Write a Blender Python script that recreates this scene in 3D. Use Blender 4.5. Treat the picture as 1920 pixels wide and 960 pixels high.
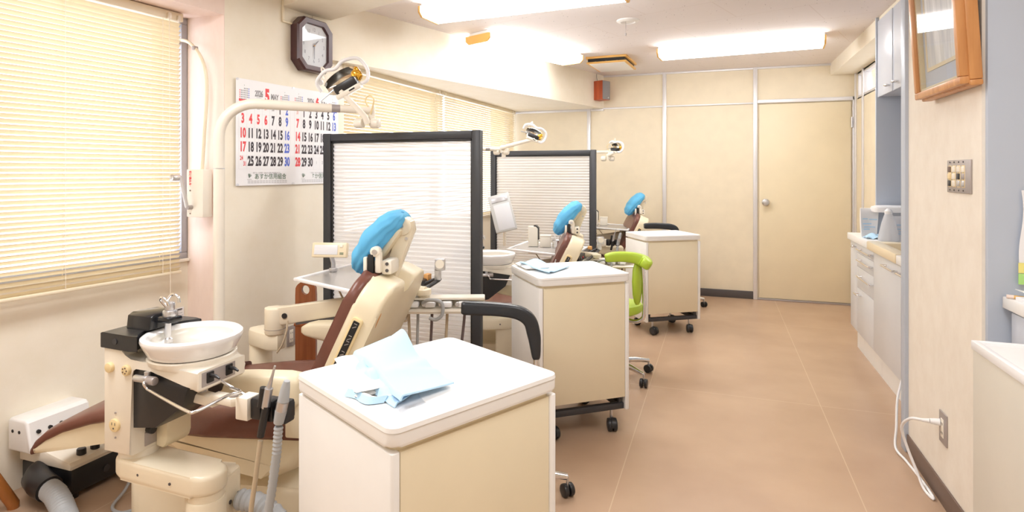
import bpy, bmesh, math, random
from mathutils import Vector, Matrix

random.seed(7)
for _o in list(bpy.data.objects):
    bpy.data.objects.remove(_o)
SC = bpy.context.scene
COL = SC.collection

# ------------------------------------------------------------------ camera, world, lights, exposure
YAW = math.radians(19.383)
EYE = 1.30
cam_d = bpy.data.cameras.new('camera')
cam = bpy.data.objects.new('camera', cam_d)
COL.objects.link(cam)
cam.location = (0, 0, EYE)
cam.rotation_euler = (math.pi / 2, 0, YAW)
cam_d.sensor_width = 36.0
cam_d.sensor_fit = 'HORIZONTAL'
cam_d.lens = 36.0 * 1100.0 / 1920.0
cam_d.shift_y = -(480.0 - 322.0) / 1920.0
cam_d.clip_start = 0.05
SC.camera = cam

world = bpy.data.worlds.new('daylight')
SC.world = world
world.use_nodes = True
_bg = world.node_tree.nodes['Background']
_bg.inputs['Color'].default_value = (0.93, 0.95, 1.0, 1)
_bg.inputs['Strength'].default_value = 2.0

SC.view_settings.view_transform = 'Standard'
SC.view_settings.look = 'None'
SC.view_settings.gamma = 1.0
SC.view_settings.use_curve_mapping = False
SC.view_settings.exposure = 1.18
SC.cycles.use_denoising = True
SC.cycles.max_bounces = 10
SC.cycles.diffuse_bounces = 6
SC.cycles.transparent_max_bounces = 16
SC.cycles.sample_clamp_indirect = 6.0

TUBE = 7.5          # emission of the fluorescent diffusers


def area(name, loc, rot, sx, sy, power, col=(1, 1, 1)):
    l = bpy.data.lights.new(name, 'AREA')
    l.shape = 'RECTANGLE'
    l.size = sx
    l.size_y = sy
    l.energy = power
    l.color = col
    o = bpy.data.objects.new(name, l)
    COL.objects.link(o)
    o.location = loc
    o.rotation_euler = rot
    return o


# unseen lights added at ceiling height to brighten the near half of the room
area('unseen_fill_light', (-0.5, -0.7, 2.33), (0, 0, 0), 1.2, 0.5, 8, (0.97, 0.985, 1.0))
area('unseen_fill_light', (-1.75, 0.85, 2.33), (0, 0, 0), 0.5, 1.2, 16, (0.97, 0.985, 1.0))
area('unseen_fill_light', (0.3, 1.2, 2.33), (0, 0, 0), 0.5, 1.2, 9, (0.97, 0.985, 1.0))


# ------------------------------------------------------------------ materials
def nodes(name):
    m = bpy.data.materials.new(name)
    m.use_nodes = True
    t = m.node_tree
    return m, t, t.nodes['Principled BSDF']


def mat(name, col, rough=0.5, metal=0.0, noise=0.0, nscale=30.0, bump=0.0, bscale=200.0, spec=0.5, coat=0.0, alpha=1.0, trans=0.0):
    m, t, b = nodes(name)
    b.inputs['Base Color'].default_value = (*col, 1)
    b.inputs['Roughness'].default_value = rough
    b.inputs['Metallic'].default_value = metal
    b.inputs['Specular IOR Level'].default_value = spec
    b.inputs['Coat Weight'].default_value = coat
    b.inputs['Alpha'].default_value = alpha
    b.inputs['Transmission Weight'].default_value = trans
    tc = t.nodes.new('ShaderNodeTexCoord')
    if noise:
        n = t.nodes.new('ShaderNodeTexNoise')
        n.inputs['Scale'].default_value = nscale
        n.inputs['Detail'].default_value = 5
        t.links.new(tc.outputs['Object'], n.inputs['Vector'])
        r = t.nodes.new('ShaderNodeValToRGB')
        r.color_ramp.elements[0].position = 0.3
        r.color_ramp.elements[1].position = 0.7
        r.color_ramp.elements[0].color = (*[max(0, c * (1 - noise)) for c in col], 1)
        r.color_ramp.elements[1].color = (*[min(1, c * (1 + noise * 0.6)) for c in col], 1)
        t.links.new(n.outputs['Fac'], r.inputs['Fac'])
        t.links.new(r.outputs['Color'], b.inputs['Base Color'])
    if bump:
        n2 = t.nodes.new('ShaderNodeTexNoise')
        n2.inputs['Scale'].default_value = bscale
        t.links.new(tc.outputs['Object'], n2.inputs['Vector'])
        bp = t.nodes.new('ShaderNodeBump')
        bp.inputs['Strength'].default_value = bump
        bp.inputs['Distance'].default_value = 0.002
        t.links.new(n2.outputs['Fac'], bp.inputs['Height'])
        t.links.new(bp.outputs['Normal'], b.inputs['Normal'])
    return m


def translucent(name, col, tcol, fac, transp=0.0, rough=0.4):
    """a thin sheet that lets light through: diffuse + translucent (+ some clear)"""
    m, t, b = nodes(name)
    b.inputs['Base Color'].default_value = (*col, 1)
    b.inputs['Roughness'].default_value = rough
    tr = t.nodes.new('ShaderNodeBsdfTranslucent')
    tr.inputs['Color'].default_value = (*tcol, 1)
    mx = t.nodes.new('ShaderNodeMixShader')
    mx.inputs['Fac'].default_value = fac
    t.links.new(b.outputs[0], mx.inputs[1])
    t.links.new(tr.outputs[0], mx.inputs[2])
    out = t.nodes['Material Output']
    if transp:
        tp = t.nodes.new('ShaderNodeBsdfTransparent')
        m2 = t.nodes.new('ShaderNodeMixShader')
        m2.inputs['Fac'].default_value = transp
        t.links.new(mx.outputs[0], m2.inputs[1])
        t.links.new(tp.outputs[0], m2.inputs[2])
        t.links.new(m2.outputs[0], out.inputs['Surface'])
    else:
        t.links.new(mx.outputs[0], out.inputs['Surface'])
    return m


def clear(name, tint=(1, 1, 1), gloss=0.08, rough=0.02):
    m, t, b = nodes(name)
    t.nodes.remove(b)
    tp = t.nodes.new('ShaderNodeBsdfTransparent')
    tp.inputs['Color'].default_value = (*tint, 1)
    gl = t.nodes.new('ShaderNodeBsdfGlossy')
    gl.inputs['Roughness'].default_value = rough
    fr = t.nodes.new('ShaderNodeFresnel')
    fr.inputs['IOR'].default_value = 1.45
    ad = t.nodes.new('ShaderNodeMath')
    ad.operation = 'ADD'
    ad.inputs[1].default_value = gloss
    t.links.new(fr.outputs[0], ad.inputs[0])
    mx = t.nodes.new('ShaderNodeMixShader')
    ge = t.nodes.new('ShaderNodeNewGeometry')
    iv = t.nodes.new('ShaderNodeMath')
    iv.operation = 'SUBTRACT'
    iv.inputs[0].default_value = 1.0
    t.links.new(ge.outputs['Backfacing'], iv.inputs[1])
    fm = t.nodes.new('ShaderNodeMath')
    fm.operation = 'MULTIPLY'
    t.links.new(ad.outputs[0], fm.inputs[0])
    t.links.new(iv.outputs[0], fm.inputs[1])
    t.links.new(fm.outputs[0], mx.inputs['Fac'])
    t.links.new(tp.outputs[0], mx.inputs[1])
    t.links.new(gl.outputs[0], mx.inputs[2])
    t.links.new(mx.outputs[0], t.nodes['Material Output'].inputs['Surface'])
    return m


def emis(name, col, strength):
    m, t, b = nodes(name)
    b.inputs['Base Color'].default_value = (*col, 1)
    b.inputs['Emission Color'].default_value = (*col, 1)
    b.inputs['Emission Strength'].default_value = strength
    return m


def floor_mat():
    m, t, b = nodes('vinyl_floor')
    tc = t.nodes.new('ShaderNodeTexCoord')
    n = t.nodes.new('ShaderNodeTexNoise')
    n.inputs['Scale'].default_value = 2.2
    n.inputs['Detail'].default_value = 6
    t.links.new(tc.outputs['Object'], n.inputs['Vector'])
    r = t.nodes.new('ShaderNodeValToRGB')
    r.color_ramp.elements[0].position = 0.3
    r.color_ramp.elements[0].color = (0.455, 0.305, 0.205, 1)
    r.color_ramp.elements[1].position = 0.7
    r.color_ramp.elements[1].color = (0.53, 0.37, 0.25, 1)
    t.links.new(n.outputs['Fac'], r.inputs['Fac'])
    br = t.nodes.new('ShaderNodeTexBrick')
    br.offset = 0.0
    br.inputs['Scale'].default_value = 1.0
    br.inputs['Brick Width'].default_value = 1.82
    br.inputs['Row Height'].default_value = 0.93
    br.inputs['Mortar Size'].default_value = 0.0022
    br.inputs['Color1'].default_value = (1, 1, 1, 1)
    br.inputs['Color2'].default_value = (1, 1, 1, 1)
    br.inputs['Mortar'].default_value = (0.80, 0.74, 0.66, 1)
    mp = t.nodes.new('ShaderNodeMapping')
    mp.inputs['Rotation'].default_value = (0, 0, math.radians(90))
    mp.inputs['Location'].default_value = (0.0, 0.395, 0)
    t.links.new(tc.outputs['Object'], mp.inputs['Vector'])
    t.links.new(mp.outputs[0], br.inputs['Vector'])
    mu = t.nodes.new('ShaderNodeMix')
    mu.data_type = 'RGBA'
    hf = t.nodes.new('ShaderNodeMath')
    hf.operation = 'MULTIPLY'
    hf.inputs[1].default_value = 0.55
    t.links.new(br.outputs['Fac'], hf.inputs[0])
    t.links.new(hf.outputs[0], mu.inputs['Factor'])
    t.links.new(r.outputs['Color'], mu.inputs['A'])
    mu.inputs['B'].default_value = (0.66, 0.50, 0.34, 1)
    t.links.new(mu.outputs['Result'], b.inputs['Base Color'])
    b.inputs['Roughness'].default_value = 0.27
    n3 = t.nodes.new('ShaderNodeTexNoise')
    n3.inputs['Scale'].default_value = 6
    t.links.new(tc.outputs['Object'], n3.inputs['Vector'])
    bp = t.nodes.new('ShaderNodeBump')
    bp.inputs['Strength'].default_value = 0.12
    bp.inputs['Distance'].default_value = 0.01
    t.links.new(n3.outputs['Fac'], bp.inputs['Height'])
    t.links.new(bp.outputs['Normal'], b.inputs['Normal'])
    return m


def wallpaper(name, lo, hi, sx=9.0, sz=3.0, bump=0.15):
    m, t, b = nodes(name)
    tc = t.nodes.new('ShaderNodeTexCoord')
    mp = t.nodes.new('ShaderNodeMapping')
    mp.inputs['Scale'].default_value = (sx, sx, sz)
    t.links.new(tc.outputs['Object'], mp.inputs['Vector'])
    n = t.nodes.new('ShaderNodeTexNoise')
    n.inputs['Scale'].default_value = 1.6
    n.inputs['Detail'].default_value = 9
    n.inputs['Roughness'].default_value = 0.65
    t.links.new(mp.outputs[0], n.inputs['Vector'])
    r = t.nodes.new('ShaderNodeValToRGB')
    r.color_ramp.elements[0].position = 0.32
    r.color_ramp.elements[0].color = (*lo, 1)
    r.color_ramp.elements[1].position = 0.62
    r.color_ramp.elements[1].color = (*hi, 1)
    t.links.new(n.outputs['Fac'], r.inputs['Fac'])
    t.links.new(r.outputs['Color'], b.inputs['Base Color'])
    b.inputs['Roughness'].default_value = 0.75
    b.inputs['Specular IOR Level'].default_value = 0.25
    n2 = t.nodes.new('ShaderNodeTexNoise')
    n2.inputs['Scale'].default_value = 160
    t.links.new(tc.outputs['Object'], n2.inputs['Vector'])
    bp = t.nodes.new('ShaderNodeBump')
    bp.inputs['Strength'].default_value = bump
    bp.inputs['Distance'].default_value = 0.001
    t.links.new(n2.outputs['Fac'], bp.inputs['Height'])
    t.links.new(bp.outputs['Normal'], b.inputs['Normal'])
    return m


def ceiling_mat():
    m, t, b = nodes('acoustic_tile')
    tc = t.nodes.new('ShaderNodeTexCoord')
    v = t.nodes.new('ShaderNodeTexVoronoi')
    v.inputs['Scale'].default_value = 42
    v.inputs['Randomness'].default_value = 1.0
    mp = t.nodes.new('ShaderNodeMapping')
    mp.inputs['Rotation'].default_value = (0, 0, math.radians(20))
    mp.inputs['Scale'].default_value = (1.0, 0.45, 1.0)
    t.links.new(tc.outputs['Object'], mp.inputs['Vector'])
    t.links.new(mp.outputs[0], v.inputs['Vector'])
    n = t.nodes.new('ShaderNodeTexNoise')
    n.inputs['Scale'].default_value = 26
    t.links.new(tc.outputs['Object'], n.inputs['Vector'])
    ad = t.nodes.new('ShaderNodeMath')
    ad.operation = 'MULTIPLY_ADD'
    ad.inputs[1].default_value = 0.55
    t.links.new(n.outputs['Fac'], ad.inputs[0])
    t.links.new(v.outputs['Distance'], ad.inputs[2])
    r = t.nodes.new('ShaderNodeValToRGB')
    r.color_ramp.elements[0].position = 0.31
    r.color_ramp.elements[0].color = (0.52, 0.47, 0.46, 1)
    r.color_ramp.elements[1].position = 0.37
    r.color_ramp.elements[1].color = (0.81, 0.755, 0.735, 1)
    t.links.new(ad.outputs[0], r.inputs['Fac'])
    br = t.nodes.new('ShaderNodeTexBrick')
    br.offset = 0.5
    br.inputs['Scale'].default_value = 1.0
    br.inputs['Brick Width'].default_value = 0.91
    br.inputs['Row Height'].default_value = 0.455
    br.inputs['Mortar Size'].default_value = 0.0025
    br.inputs['Color1'].default_value = (1, 1, 1, 1)
    br.inputs['Color2'].default_value = (1, 1, 1, 1)
    br.inputs['Mortar'].default_value = (0.9, 0.87, 0.84, 1)
    mp2 = t.nodes.new('ShaderNodeMapping')
    mp2.inputs['Rotation'].default_value = (0, 0, math.radians(20))
    t.links.new(tc.outputs['Object'], mp2.inputs['Vector'])
    t.links.new(mp2.outputs[0], br.inputs['Vector'])
    mu = t.nodes.new('ShaderNodeMix')
    mu.data_type = 'RGBA'
    mu.blend_type = 'MULTIPLY'
    mu.inputs['Factor'].default_value = 1.0
    t.links.new(r.outputs['Color'], mu.inputs['A'])
    t.links.new(br.outputs['Color'], mu.inputs['B'])
    t.links.new(mu.outputs['Result'], b.inputs['Base Color'])
    b.inputs['Roughness'].default_value = 0.9
    return m


def wood(name, lo, hi, rough=0.35, axis=2):
    m, t, b = nodes(name)
    tc = t.nodes.new('ShaderNodeTexCoord')
    mp = t.nodes.new('ShaderNodeMapping')
    sc = [28, 28, 28]
    sc[axis] = 2.5
    mp.inputs['Scale'].default_value = sc
    t.links.new(tc.outputs['Object'], mp.inputs['Vector'])
    n = t.nodes.new('ShaderNodeTexNoise')
    n.inputs['Scale'].default_value = 1.4
    n.inputs['Detail'].default_value = 6
    t.links.new(mp.outputs[0], n.inputs['Vector'])
    r = t.nodes.new('ShaderNodeValToRGB')
    r.color_ramp.elements[0].position = 0.35
    r.color_ramp.elements[0].color = (*lo, 1)
    r.color_ramp.elements[1].position = 0.65
    r.color_ramp.elements[1].color = (*hi, 1)
    t.links.new(n.outputs['Fac'], r.inputs['Fac'])
    t.links.new(r.outputs['Color'], b.inputs['Base Color'])
    b.inputs['Roughness'].default_value = rough
    return m


def print_mat():
    """a faded forest print: pale trunks over a sandy ground"""
    m, t, b = nodes('misty_print')
    tc = t.nodes.new('ShaderNodeTexCoord')
    mp = t.nodes.new('ShaderNodeMapping')
    mp.inputs['Scale'].default_value = (1, 26, 3)
    t.links.new(tc.outputs['Object'], mp.inputs['Vector'])
    n = t.nodes.new('ShaderNodeTexNoise')
    n.inputs['Scale'].default_value = 1.0
    n.inputs['Detail'].default_value = 7
    t.links.new(mp.outputs[0], n.inputs['Vector'])
    r = t.nodes.new('ShaderNodeValToRGB')
    e = r.color_ramp.elements
    e[0].position = 0.3
    e[0].color = (0.36, 0.37, 0.38, 1)
    e[1].position = 0.7
    e[1].color = (0.74, 0.72, 0.66, 1)
    x = e.new(0.5)
    x.color = (0.56, 0.55, 0.50, 1)
    t.links.new(n.outputs['Fac'], r.inputs['Fac'])
    t.links.new(r.outputs['Color'], b.inputs['Base Color'])
    b.inputs['Roughness'].default_value = 0.5
    return m


M = {}
M['floor'] = floor_mat()
M['ceiling'] = ceiling_mat()
M['paper_left'] = wallpaper('cream_wallpaper', (0.83, 0.765, 0.63), (0.86, 0.80, 0.68), 4, 4)
M['paper_pink'] = wallpaper('reveal_plaster', (0.82, 0.66, 0.58), (0.86, 0.71, 0.63))
M['paper_right'] = wallpaper('mottled_wallpaper', (0.77, 0.70, 0.605), (0.82, 0.76, 0.67), 7, 5)
M['board'] = mat('cream_wallboard', (0.80, 0.71, 0.54), 0.6, noise=0.035, nscale=9)
M['door'] = mat('cream_door_paint', (0.79, 0.69, 0.49), 0.45, noise=0.03, nscale=5)
M['alu'] = mat('aluminium_trim', (0.74, 0.73, 0.74), 0.38, 0.35)
M['alu_dark'] = mat('grey_window_frame', (0.42, 0.42, 0.45), 0.4, 0.5)
M['base_dark'] = mat('dark_baseboard', (0.085, 0.075, 0.075), 0.5)
M['base_brown'] = mat('brown_baseboard', (0.16, 0.105, 0.08), 0.5)
M['slat'] = translucent('blind_slat', (0.82, 0.72, 0.52), (0.86, 0.72, 0.46), 0.20)
M['rail'] = mat('blind_rail', (0.82, 0.73, 0.55), 0.4)
M['cordm'] = mat('blind_cord', (0.86, 0.79, 0.66), 0.8)
M['glass'] = clear('window_glass', (0.97, 0.98, 1.0), 0.0)
M['tube'] = emis('lamp_diffuser', (0.98, 0.99, 1.0), TUBE)
M['lampend'] = mat('amber_lamp_end', (0.80, 0.47, 0.13), 0.4)
M['black'] = mat('black_plastic', (0.018, 0.018, 0.02), 0.35)
M['black_gloss'] = mat('black_gloss', (0.012, 0.013, 0.016), 0.16)
M['blackleather'] = mat('black_vinyl', (0.022, 0.025, 0.03), 0.32, bump=0.1, bscale=300)
M['steel_dark'] = mat('dark_steel', (0.05, 0.05, 0.055), 0.4, 0.3)
M['frame'] = mat('charcoal_frame', (0.045, 0.048, 0.055), 0.42)
M['ribbed'] = translucent('ribbed_panel', (0.88, 0.89, 0.92), (0.95, 0.96, 0.98), 0.5, 0.12, 0.25)
M['ivory'] = mat('ivory_enamel', (0.82, 0.735, 0.57), 0.28, noise=0.04, nscale=7)
M['ivory_w'] = mat('pale_ivory_enamel', (0.84, 0.785, 0.68), 0.3, noise=0.03, nscale=8)
M['ivory_vinyl'] = mat('ivory_vinyl', (0.81, 0.715, 0.52), 0.38, noise=0.04, nscale=8, bump=0.06, bscale=260)
M['ivory_y'] = mat('aged_ivory_plastic', (0.80, 0.64, 0.36), 0.4)
M['brown'] = mat('brown_vinyl', (0.17, 0.064, 0.045), 0.33, noise=0.16, nscale=10, bump=0.08, bscale=220)
M['chrome'] = mat('chrome', (0.80, 0.80, 0.81), 0.14, 1.0)
M['steel'] = mat('brushed_steel', (0.62, 0.62, 0.64), 0.32, 0.9)
M['greyp'] = mat('grey_plate', (0.42, 0.38, 0.37), 0.4, 0.4)
M['porcelain'] = mat('white_porcelain', (0.87, 0.86, 0.85), 0.1, coat=0.4)
M['porcelain_in'] = mat('worn_basin', (0.76, 0.72, 0.64), 0.2)
M['bin'] = mat('dull_ivory_laminate', (0.66, 0.62, 0.54), 0.4, noise=0.02, nscale=8)
M['white'] = mat('white_laminate', (0.85, 0.84, 0.82), 0.35, noise=0.015, nscale=12)
M['white_plastic'] = mat('white_plastic', (0.86, 0.86, 0.87), 0.35)
M['cream_lam'] = mat('cream_laminate', (0.80, 0.71, 0.52), 0.42, noise=0.02, nscale=6)
M['grey_lam'] = mat('grey_laminate', (0.61, 0.645, 0.72), 0.35, noise=0.012, nscale=5)
M['grey_panel'] = mat('blue_grey_panel', (0.48, 0.535, 0.625), 0.4, noise=0.012, nscale=5)
M['door_white'] = mat('off_white_door', (0.66, 0.67, 0.69), 0.35, noise=0.02, nscale=6)
M['beige'] = mat('beige_resin', (0.80, 0.68, 0.48), 0.3)
M['beige_d'] = mat('beige_basin', (0.66, 0.54, 0.36), 0.3)
M['hose'] = mat('grey_hose', (0.42, 0.44, 0.46), 0.45)
M['hose_t'] = mat('tan_hose', (0.52, 0.42, 0.29), 0.5)
M['hose_b'] = mat('brown_hose', (0.14, 0.10, 0.10), 0.5)
M['bluepaper'] = translucent('blue_nonwoven', (0.16, 0.56, 0.86), (0.30, 0.70, 0.95), 0.3, 0.0, 0.7)
M['blue_towel'] = mat('light_blue_cloth', (0.50, 0.73, 0.92), 0.85, bump=0.3, bscale=400)
M['white_towel'] = mat('white_cloth', (0.88, 0.86, 0.83), 0.9, bump=0.4, bscale=400)
M['lime'] = mat('lime_vinyl', (0.43, 0.60, 0.045), 0.35)
M['redwood'] = wood('red_veneer', (0.42, 0.075, 0.025), (0.52, 0.105, 0.035), 0.4)
M['woodframe'] = wood('orange_wood', (0.50, 0.22, 0.075), (0.62, 0.30, 0.11), 0.35)
M['woodleg'] = wood('brown_wood', (0.30, 0.10, 0.02), (0.42, 0.16, 0.04), 0.3)
M['woodstand'] = wood('reddish_wood', (0.22, 0.06, 0.02), (0.32, 0.10, 0.035), 0.25)
M['clock'] = mat('clock_frame', (0.075, 0.03, 0.032), 0.3)
M['dial'] = mat('clock_dial', (0.72, 0.71, 0.68), 0.5)
M['ink_grey'] = mat('grey_ink', (0.26, 0.25, 0.26), 0.6)
M['ink_black'] = mat('black_ink', (0.05, 0.04, 0.05), 0.6)
M['ink_red'] = mat('red_ink', (0.78, 0.07, 0.08), 0.6)
M['ink_orange'] = mat('pale_red_ink', (0.85, 0.36, 0.26), 0.6)
M['ink_blue'] = mat('blue_ink', (0.10, 0.16, 0.62), 0.6)
M['ink_pale'] = mat('pale_ink', (0.62, 0.62, 0.64), 0.6)
M['ink_green'] = mat('green_ink', (0.08, 0.16, 0.10), 0.6)
M['paper'] = mat('calendar_paper', (0.86, 0.86, 0.88), 0.55)
M['mat_gold'] = mat('gold_mat', (0.62, 0.50, 0.28), 0.5)
M['mat_grey'] = mat('grey_mat', (0.40, 0.43, 0.47), 0.6)
M['print'] = print_mat()
M['yellow_note'] = mat('yellow_note', (0.85, 0.78, 0.25), 0.7)
M['green_note'] = mat('green_note', (0.45, 0.78, 0.25), 0.7)
M['lcd'] = mat('viewer_screen', (0.74, 0.74, 0.76), 0.3)
M['viewer_grey'] = mat('viewer_case', (0.60, 0.60, 0.58), 0.4)
M['tray_glass'] = mat('smoked_tray', (0.40, 0.38, 0.36), 0.18)
M['mirror'] = mat('lamp_mirror', (0.85, 0.80, 0.70), 0.05, 1.0)
M['amber'] = mat('amber_reflector', (0.85, 0.47, 0.06), 0.1, 0.8)
M['bag'] = clear('clear_film', (0.93, 0.94, 0.96), 0.10, 0.12)
M['bottle'] = translucent('frosted_bottle', (0.80, 0.81, 0.84), (0.9, 0.9, 0.92), 0.5, 0.25, 0.25)
M['out_wall'] = mat('pale_render', (0.66, 0.64, 0.66), 0.8)
M['out_glass'] = mat('dark_panes', (0.34, 0.36, 0.42), 0.2)
M['black_slot'] = mat('dark_opening', (0.012, 0.011, 0.011), 0.6)
M['orange_worn'] = mat('worn_edge', (0.70, 0.36, 0.12), 0.6)


# ------------------------------------------------------------------ mesh building
class MB:
    """collects shapes and links them as ONE mesh object"""

    def __init__(self):
        self.bm = bmesh.new()
        self.mats = []

    def _mi(self, m):
        if m not in self.mats:
            self.mats.append(m)
        return self.mats.index(m)

    def _take(self, tb, m, mx=None):
        if mx is not None:
            tb.transform(mx)
        i = self._mi(m)
        bmesh.ops.recalc_face_normals(tb, faces=tb.faces[:])
        for f in tb.faces:
            f.material_index = i
            f.smooth = True
        me = bpy.data.meshes.new('tmp')
        tb.to_mesh(me)
        tb.free()
        self.bm.from_mesh(me)
        bpy.data.meshes.remove(me)

    def box(self, c, s, m, bev=0.0, mx=None, seg=2, rz=0.0):
        tb = bmesh.new()
        bmesh.ops.create_cube(tb, size=1.0)
        tb.transform(Matrix.Diagonal((s[0], s[1], s[2], 1)))
        if bev:
            bmesh.ops.bevel(tb, geom=tb.edges[:], offset=min(bev, min(s) * 0.49), segments=seg, profile=0.5, affect='EDGES')
        tb.transform(Matrix.Translation(c) @ Matrix.Rotation(rz, 4, 'Z'))
        self._take(tb, m, mx)
        return self

    def b2(self, lo, hi, m, bev=0.0, mx=None, seg=2):
        c = [(lo[i] + hi[i]) / 2 for i in range(3)]
        s = [abs(hi[i] - lo[i]) for i in range(3)]
        return self.box(c, s, m, bev, mx, seg)

    def prism(self, pts, a, b, m, axis='y', bev=0.0, mx=None, seg=2):
        """2D outline pushed from a to b: axis 'y' -> pts are (x,z); 'z' -> (x,y); 'x' -> (y,z)"""
        tb = bmesh.new()

        def p3(p, q):
            return {'y': (p[0], q, p[1]), 'z': (p[0], p[1], q), 'x': (q, p[0], p[1])}[axis]
        v0 = [tb.verts.new(p3(p, a)) for p in pts]
        v1 = [tb.verts.new(p3(p, b)) for p in pts]
        f0 = tb.faces.new(v0)
        f1 = tb.faces.new(v1[::-1])
        n = len(pts)
        for i in range(n):
            tb.faces.new((v0[i], v1[i], v1[(i + 1) % n], v0[(i + 1) % n]))
        if bev:
            es = list(set(f0.edges[:] + f1.edges[:]))
            bmesh.ops.bevel(tb, geom=es, offset=bev, segments=seg, profile=0.5, affect='EDGES')
        big = [f for f in tb.faces if len(f.verts) > 4]
        if big:
            bmesh.ops.triangulate(tb, faces=big)
        self._take(tb, m, mx)
        return self

    def tube(self, pts, r, m, seg=10, smooth=0, closed=False, mx=None, caps=True):
        P = [Vector(p) for p in pts]
        R = list(r) if isinstance(r, (list, tuple)) else [r] * len(P)
        if smooth:
            Q, S = [], []
            n = len(P)
            last = n if closed else n - 1
            for i in range(last):
                p0 = P[(i - 1) % n] if (closed or i > 0) else P[0] * 2 - P[1]
                p1, p2 = P[i], P[(i + 1) % n]
                p3 = P[(i + 2) % n] if (closed or i + 2 < n) else P[-1] * 2 - P[-2]
                for k in range(smooth):
                    t = k / smooth
                    Q.append(0.5 * ((2 * p1) + (p2 - p0) * t + (2 * p0 - 5 * p1 + 4 * p2 - p3) * t * t + (3 * p1 - p0 - 3 * p2 + p3) * t ** 3))
                    S.append(R[i] * (1 - t) + R[(i + 1) % n] * t)
            if not closed:
                Q.append(P[-1])
                S.append(R[-1])
            P, R = Q, S
        tb = bmesh.new()
        n = len(P)
        rings = []
        prev = None
        for i in range(n):
            if closed:
                d = P[(i + 1) % n] - P[i - 1]
            else:
                d = P[min(i + 1, n - 1)] - P[max(i - 1, 0)]
            if d.length < 1e-9:
                d = Vector((0, 0, 1))
            d.normalize()
            if prev is None:
                u = d.orthogonal().normalized()
            else:
                u = (prev - d * prev.dot(d))
                u = u.normalized() if u.length > 1e-6 else d.orthogonal().normalized()
            prev = u
            w = d.cross(u)
            rings.append([tb.verts.new(P[i] + (u * math.cos(2 * math.pi * k / seg) + w * math.sin(2 * math.pi * k / seg)) * R[i]) for k in range(seg)])
        for i in range(n if closed else n - 1):
            a, b = rings[i], rings[(i + 1) % n]
            for k in range(seg):
                tb.faces.new((a[k], a[(k + 1) % seg], b[(k + 1) % seg], b[k]))
        if caps and not closed:
            tb.faces.new(rings[0][::-1])
            tb.faces.new(rings[-1])
        self._take(tb, m, mx)
        return self

    def lathe(self, prof, c, m, seg=32, mx=None, axis='z', sx=1.0, sy=1.0):
        tb = bmesh.new()
        rings = []
        for (r, z) in prof:
            if r < 1e-6:
                rings.append([tb.verts.new((0, 0, z))])
            else:
                rings.append([tb.verts.new((r * sx * math.cos(2 * math.pi * k / seg), r * sy * math.sin(2 * math.pi * k / seg), z)) for k in range(seg)])
        for a, b in zip(rings, rings[1:]):
            if len(a) == 1 and len(b) == 1:
                continue
            for k in range(seg):
                k2 = (k + 1) % seg
                if len(a) == 1:
                    tb.faces.new((a[0], b[k2], b[k]))
                elif len(b) == 1:
                    tb.faces.new((a[k], a[k2], b[0]))
                else:
                    tb.faces.new((a[k], a[k2], b[k2], b[k]))
        if axis == 'x':
            tb.transform(Matrix.Rotation(math.pi / 2, 4, 'Y'))
        elif axis == 'y':
            tb.transform(Matrix.Rotation(-math.pi / 2, 4, 'X'))
        tb.transform(Matrix.Translation(c))
        self._take(tb, m, mx)
        return self

    def cyl(self, c, r, h, m, axis='z', seg=20, bev=0.0, mx=None):
        b = min(bev, r * 0.45, h * 0.45)
        if b:
            pr = [(0, -h / 2), (r - b, -h / 2), (r - b * 0.3, -h / 2 + b * 0.3), (r, -h / 2 + b), (r, h / 2 - b), (r - b * 0.3, h / 2 - b * 0.3), (r - b, h / 2), (0, h / 2)]
        else:
            pr = [(0, -h / 2), (r, -h / 2), (r, h / 2), (0, h / 2)]
        return self.lathe(pr, c, m, seg, mx, axis)

    def sphere(self, c, r, m, mx=None, u=20, v=12):
        tb = bmesh.new()
        bmesh.ops.create_uvsphere(tb, u_segments=u, v_segments=v, radius=1.0)
        rr = r if isinstance(r, (tuple, list)) else (r, r, r)
        tb.transform(Matrix.Translation(c) @ Matrix.Diagonal((*rr, 1)))
        self._take(tb, m, mx)
        return self

    def grid(self, fn, nu, nv, m, mx=None, thick=0.0):
        tb = bmesh.new()
        V = [[tb.verts.new(fn(i / nu, j / nv)) for j in range(nv + 1)] for i in range(nu + 1)]
        for i in range(nu):
            for j in range(nv):
                tb.faces.new((V[i][j], V[i + 1][j], V[i + 1][j + 1], V[i][j + 1]))
        if thick:
            bmesh.ops.recalc_face_normals(tb, faces=tb.faces[:])
            bmesh.ops.solidify(tb, geom=tb.faces[:], thickness=thick)
        self._take(tb, m, mx)
        return self

    def loft(self, rings, m, mx=None, caps=True):
        tb = bmesh.new()
        R = [[tb.verts.new(p) for p in r] for r in rings]
        n = len(R[0])
        for a, b in zip(R, R[1:]):
            for k in range(n):
                tb.faces.new((a[k], a[(k + 1) % n], b[(k + 1) % n], b[k]))
        if caps:
            tb.faces.new(R[0][::-1])
            tb.faces.new(R[-1])
        self._take(tb, m, mx)
        return self

    def text(self, s, size, m, mx, wx=1.0, bold=0.0, align='CENTER'):
        cu = bpy.data.curves.new('tmp', 'FONT')
        cu.body = s
        cu.size = size
        cu.align_x = align
        cu.align_y = 'CENTER'
        cu.offset = bold
        cu.resolution_u = 3
        o = bpy.data.objects.new('tmp', cu)
        COL.objects.link(o)
        dg = bpy.context.evaluated_depsgraph_get()
        me = bpy.data.meshes.new_from_object(o.evaluated_get(dg))
        bpy.data.objects.remove(o)
        bpy.data.curves.remove(cu)
        tb = bmesh.new()
        tb.from_mesh(me)
        bpy.data.meshes.remove(me)
        tb.transform(Matrix.Diagonal((wx, 1, 1, 1)))
        i = self._mi(m)
        tb.transform(mx)
        for f in tb.faces:
            f.material_index = i
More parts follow.
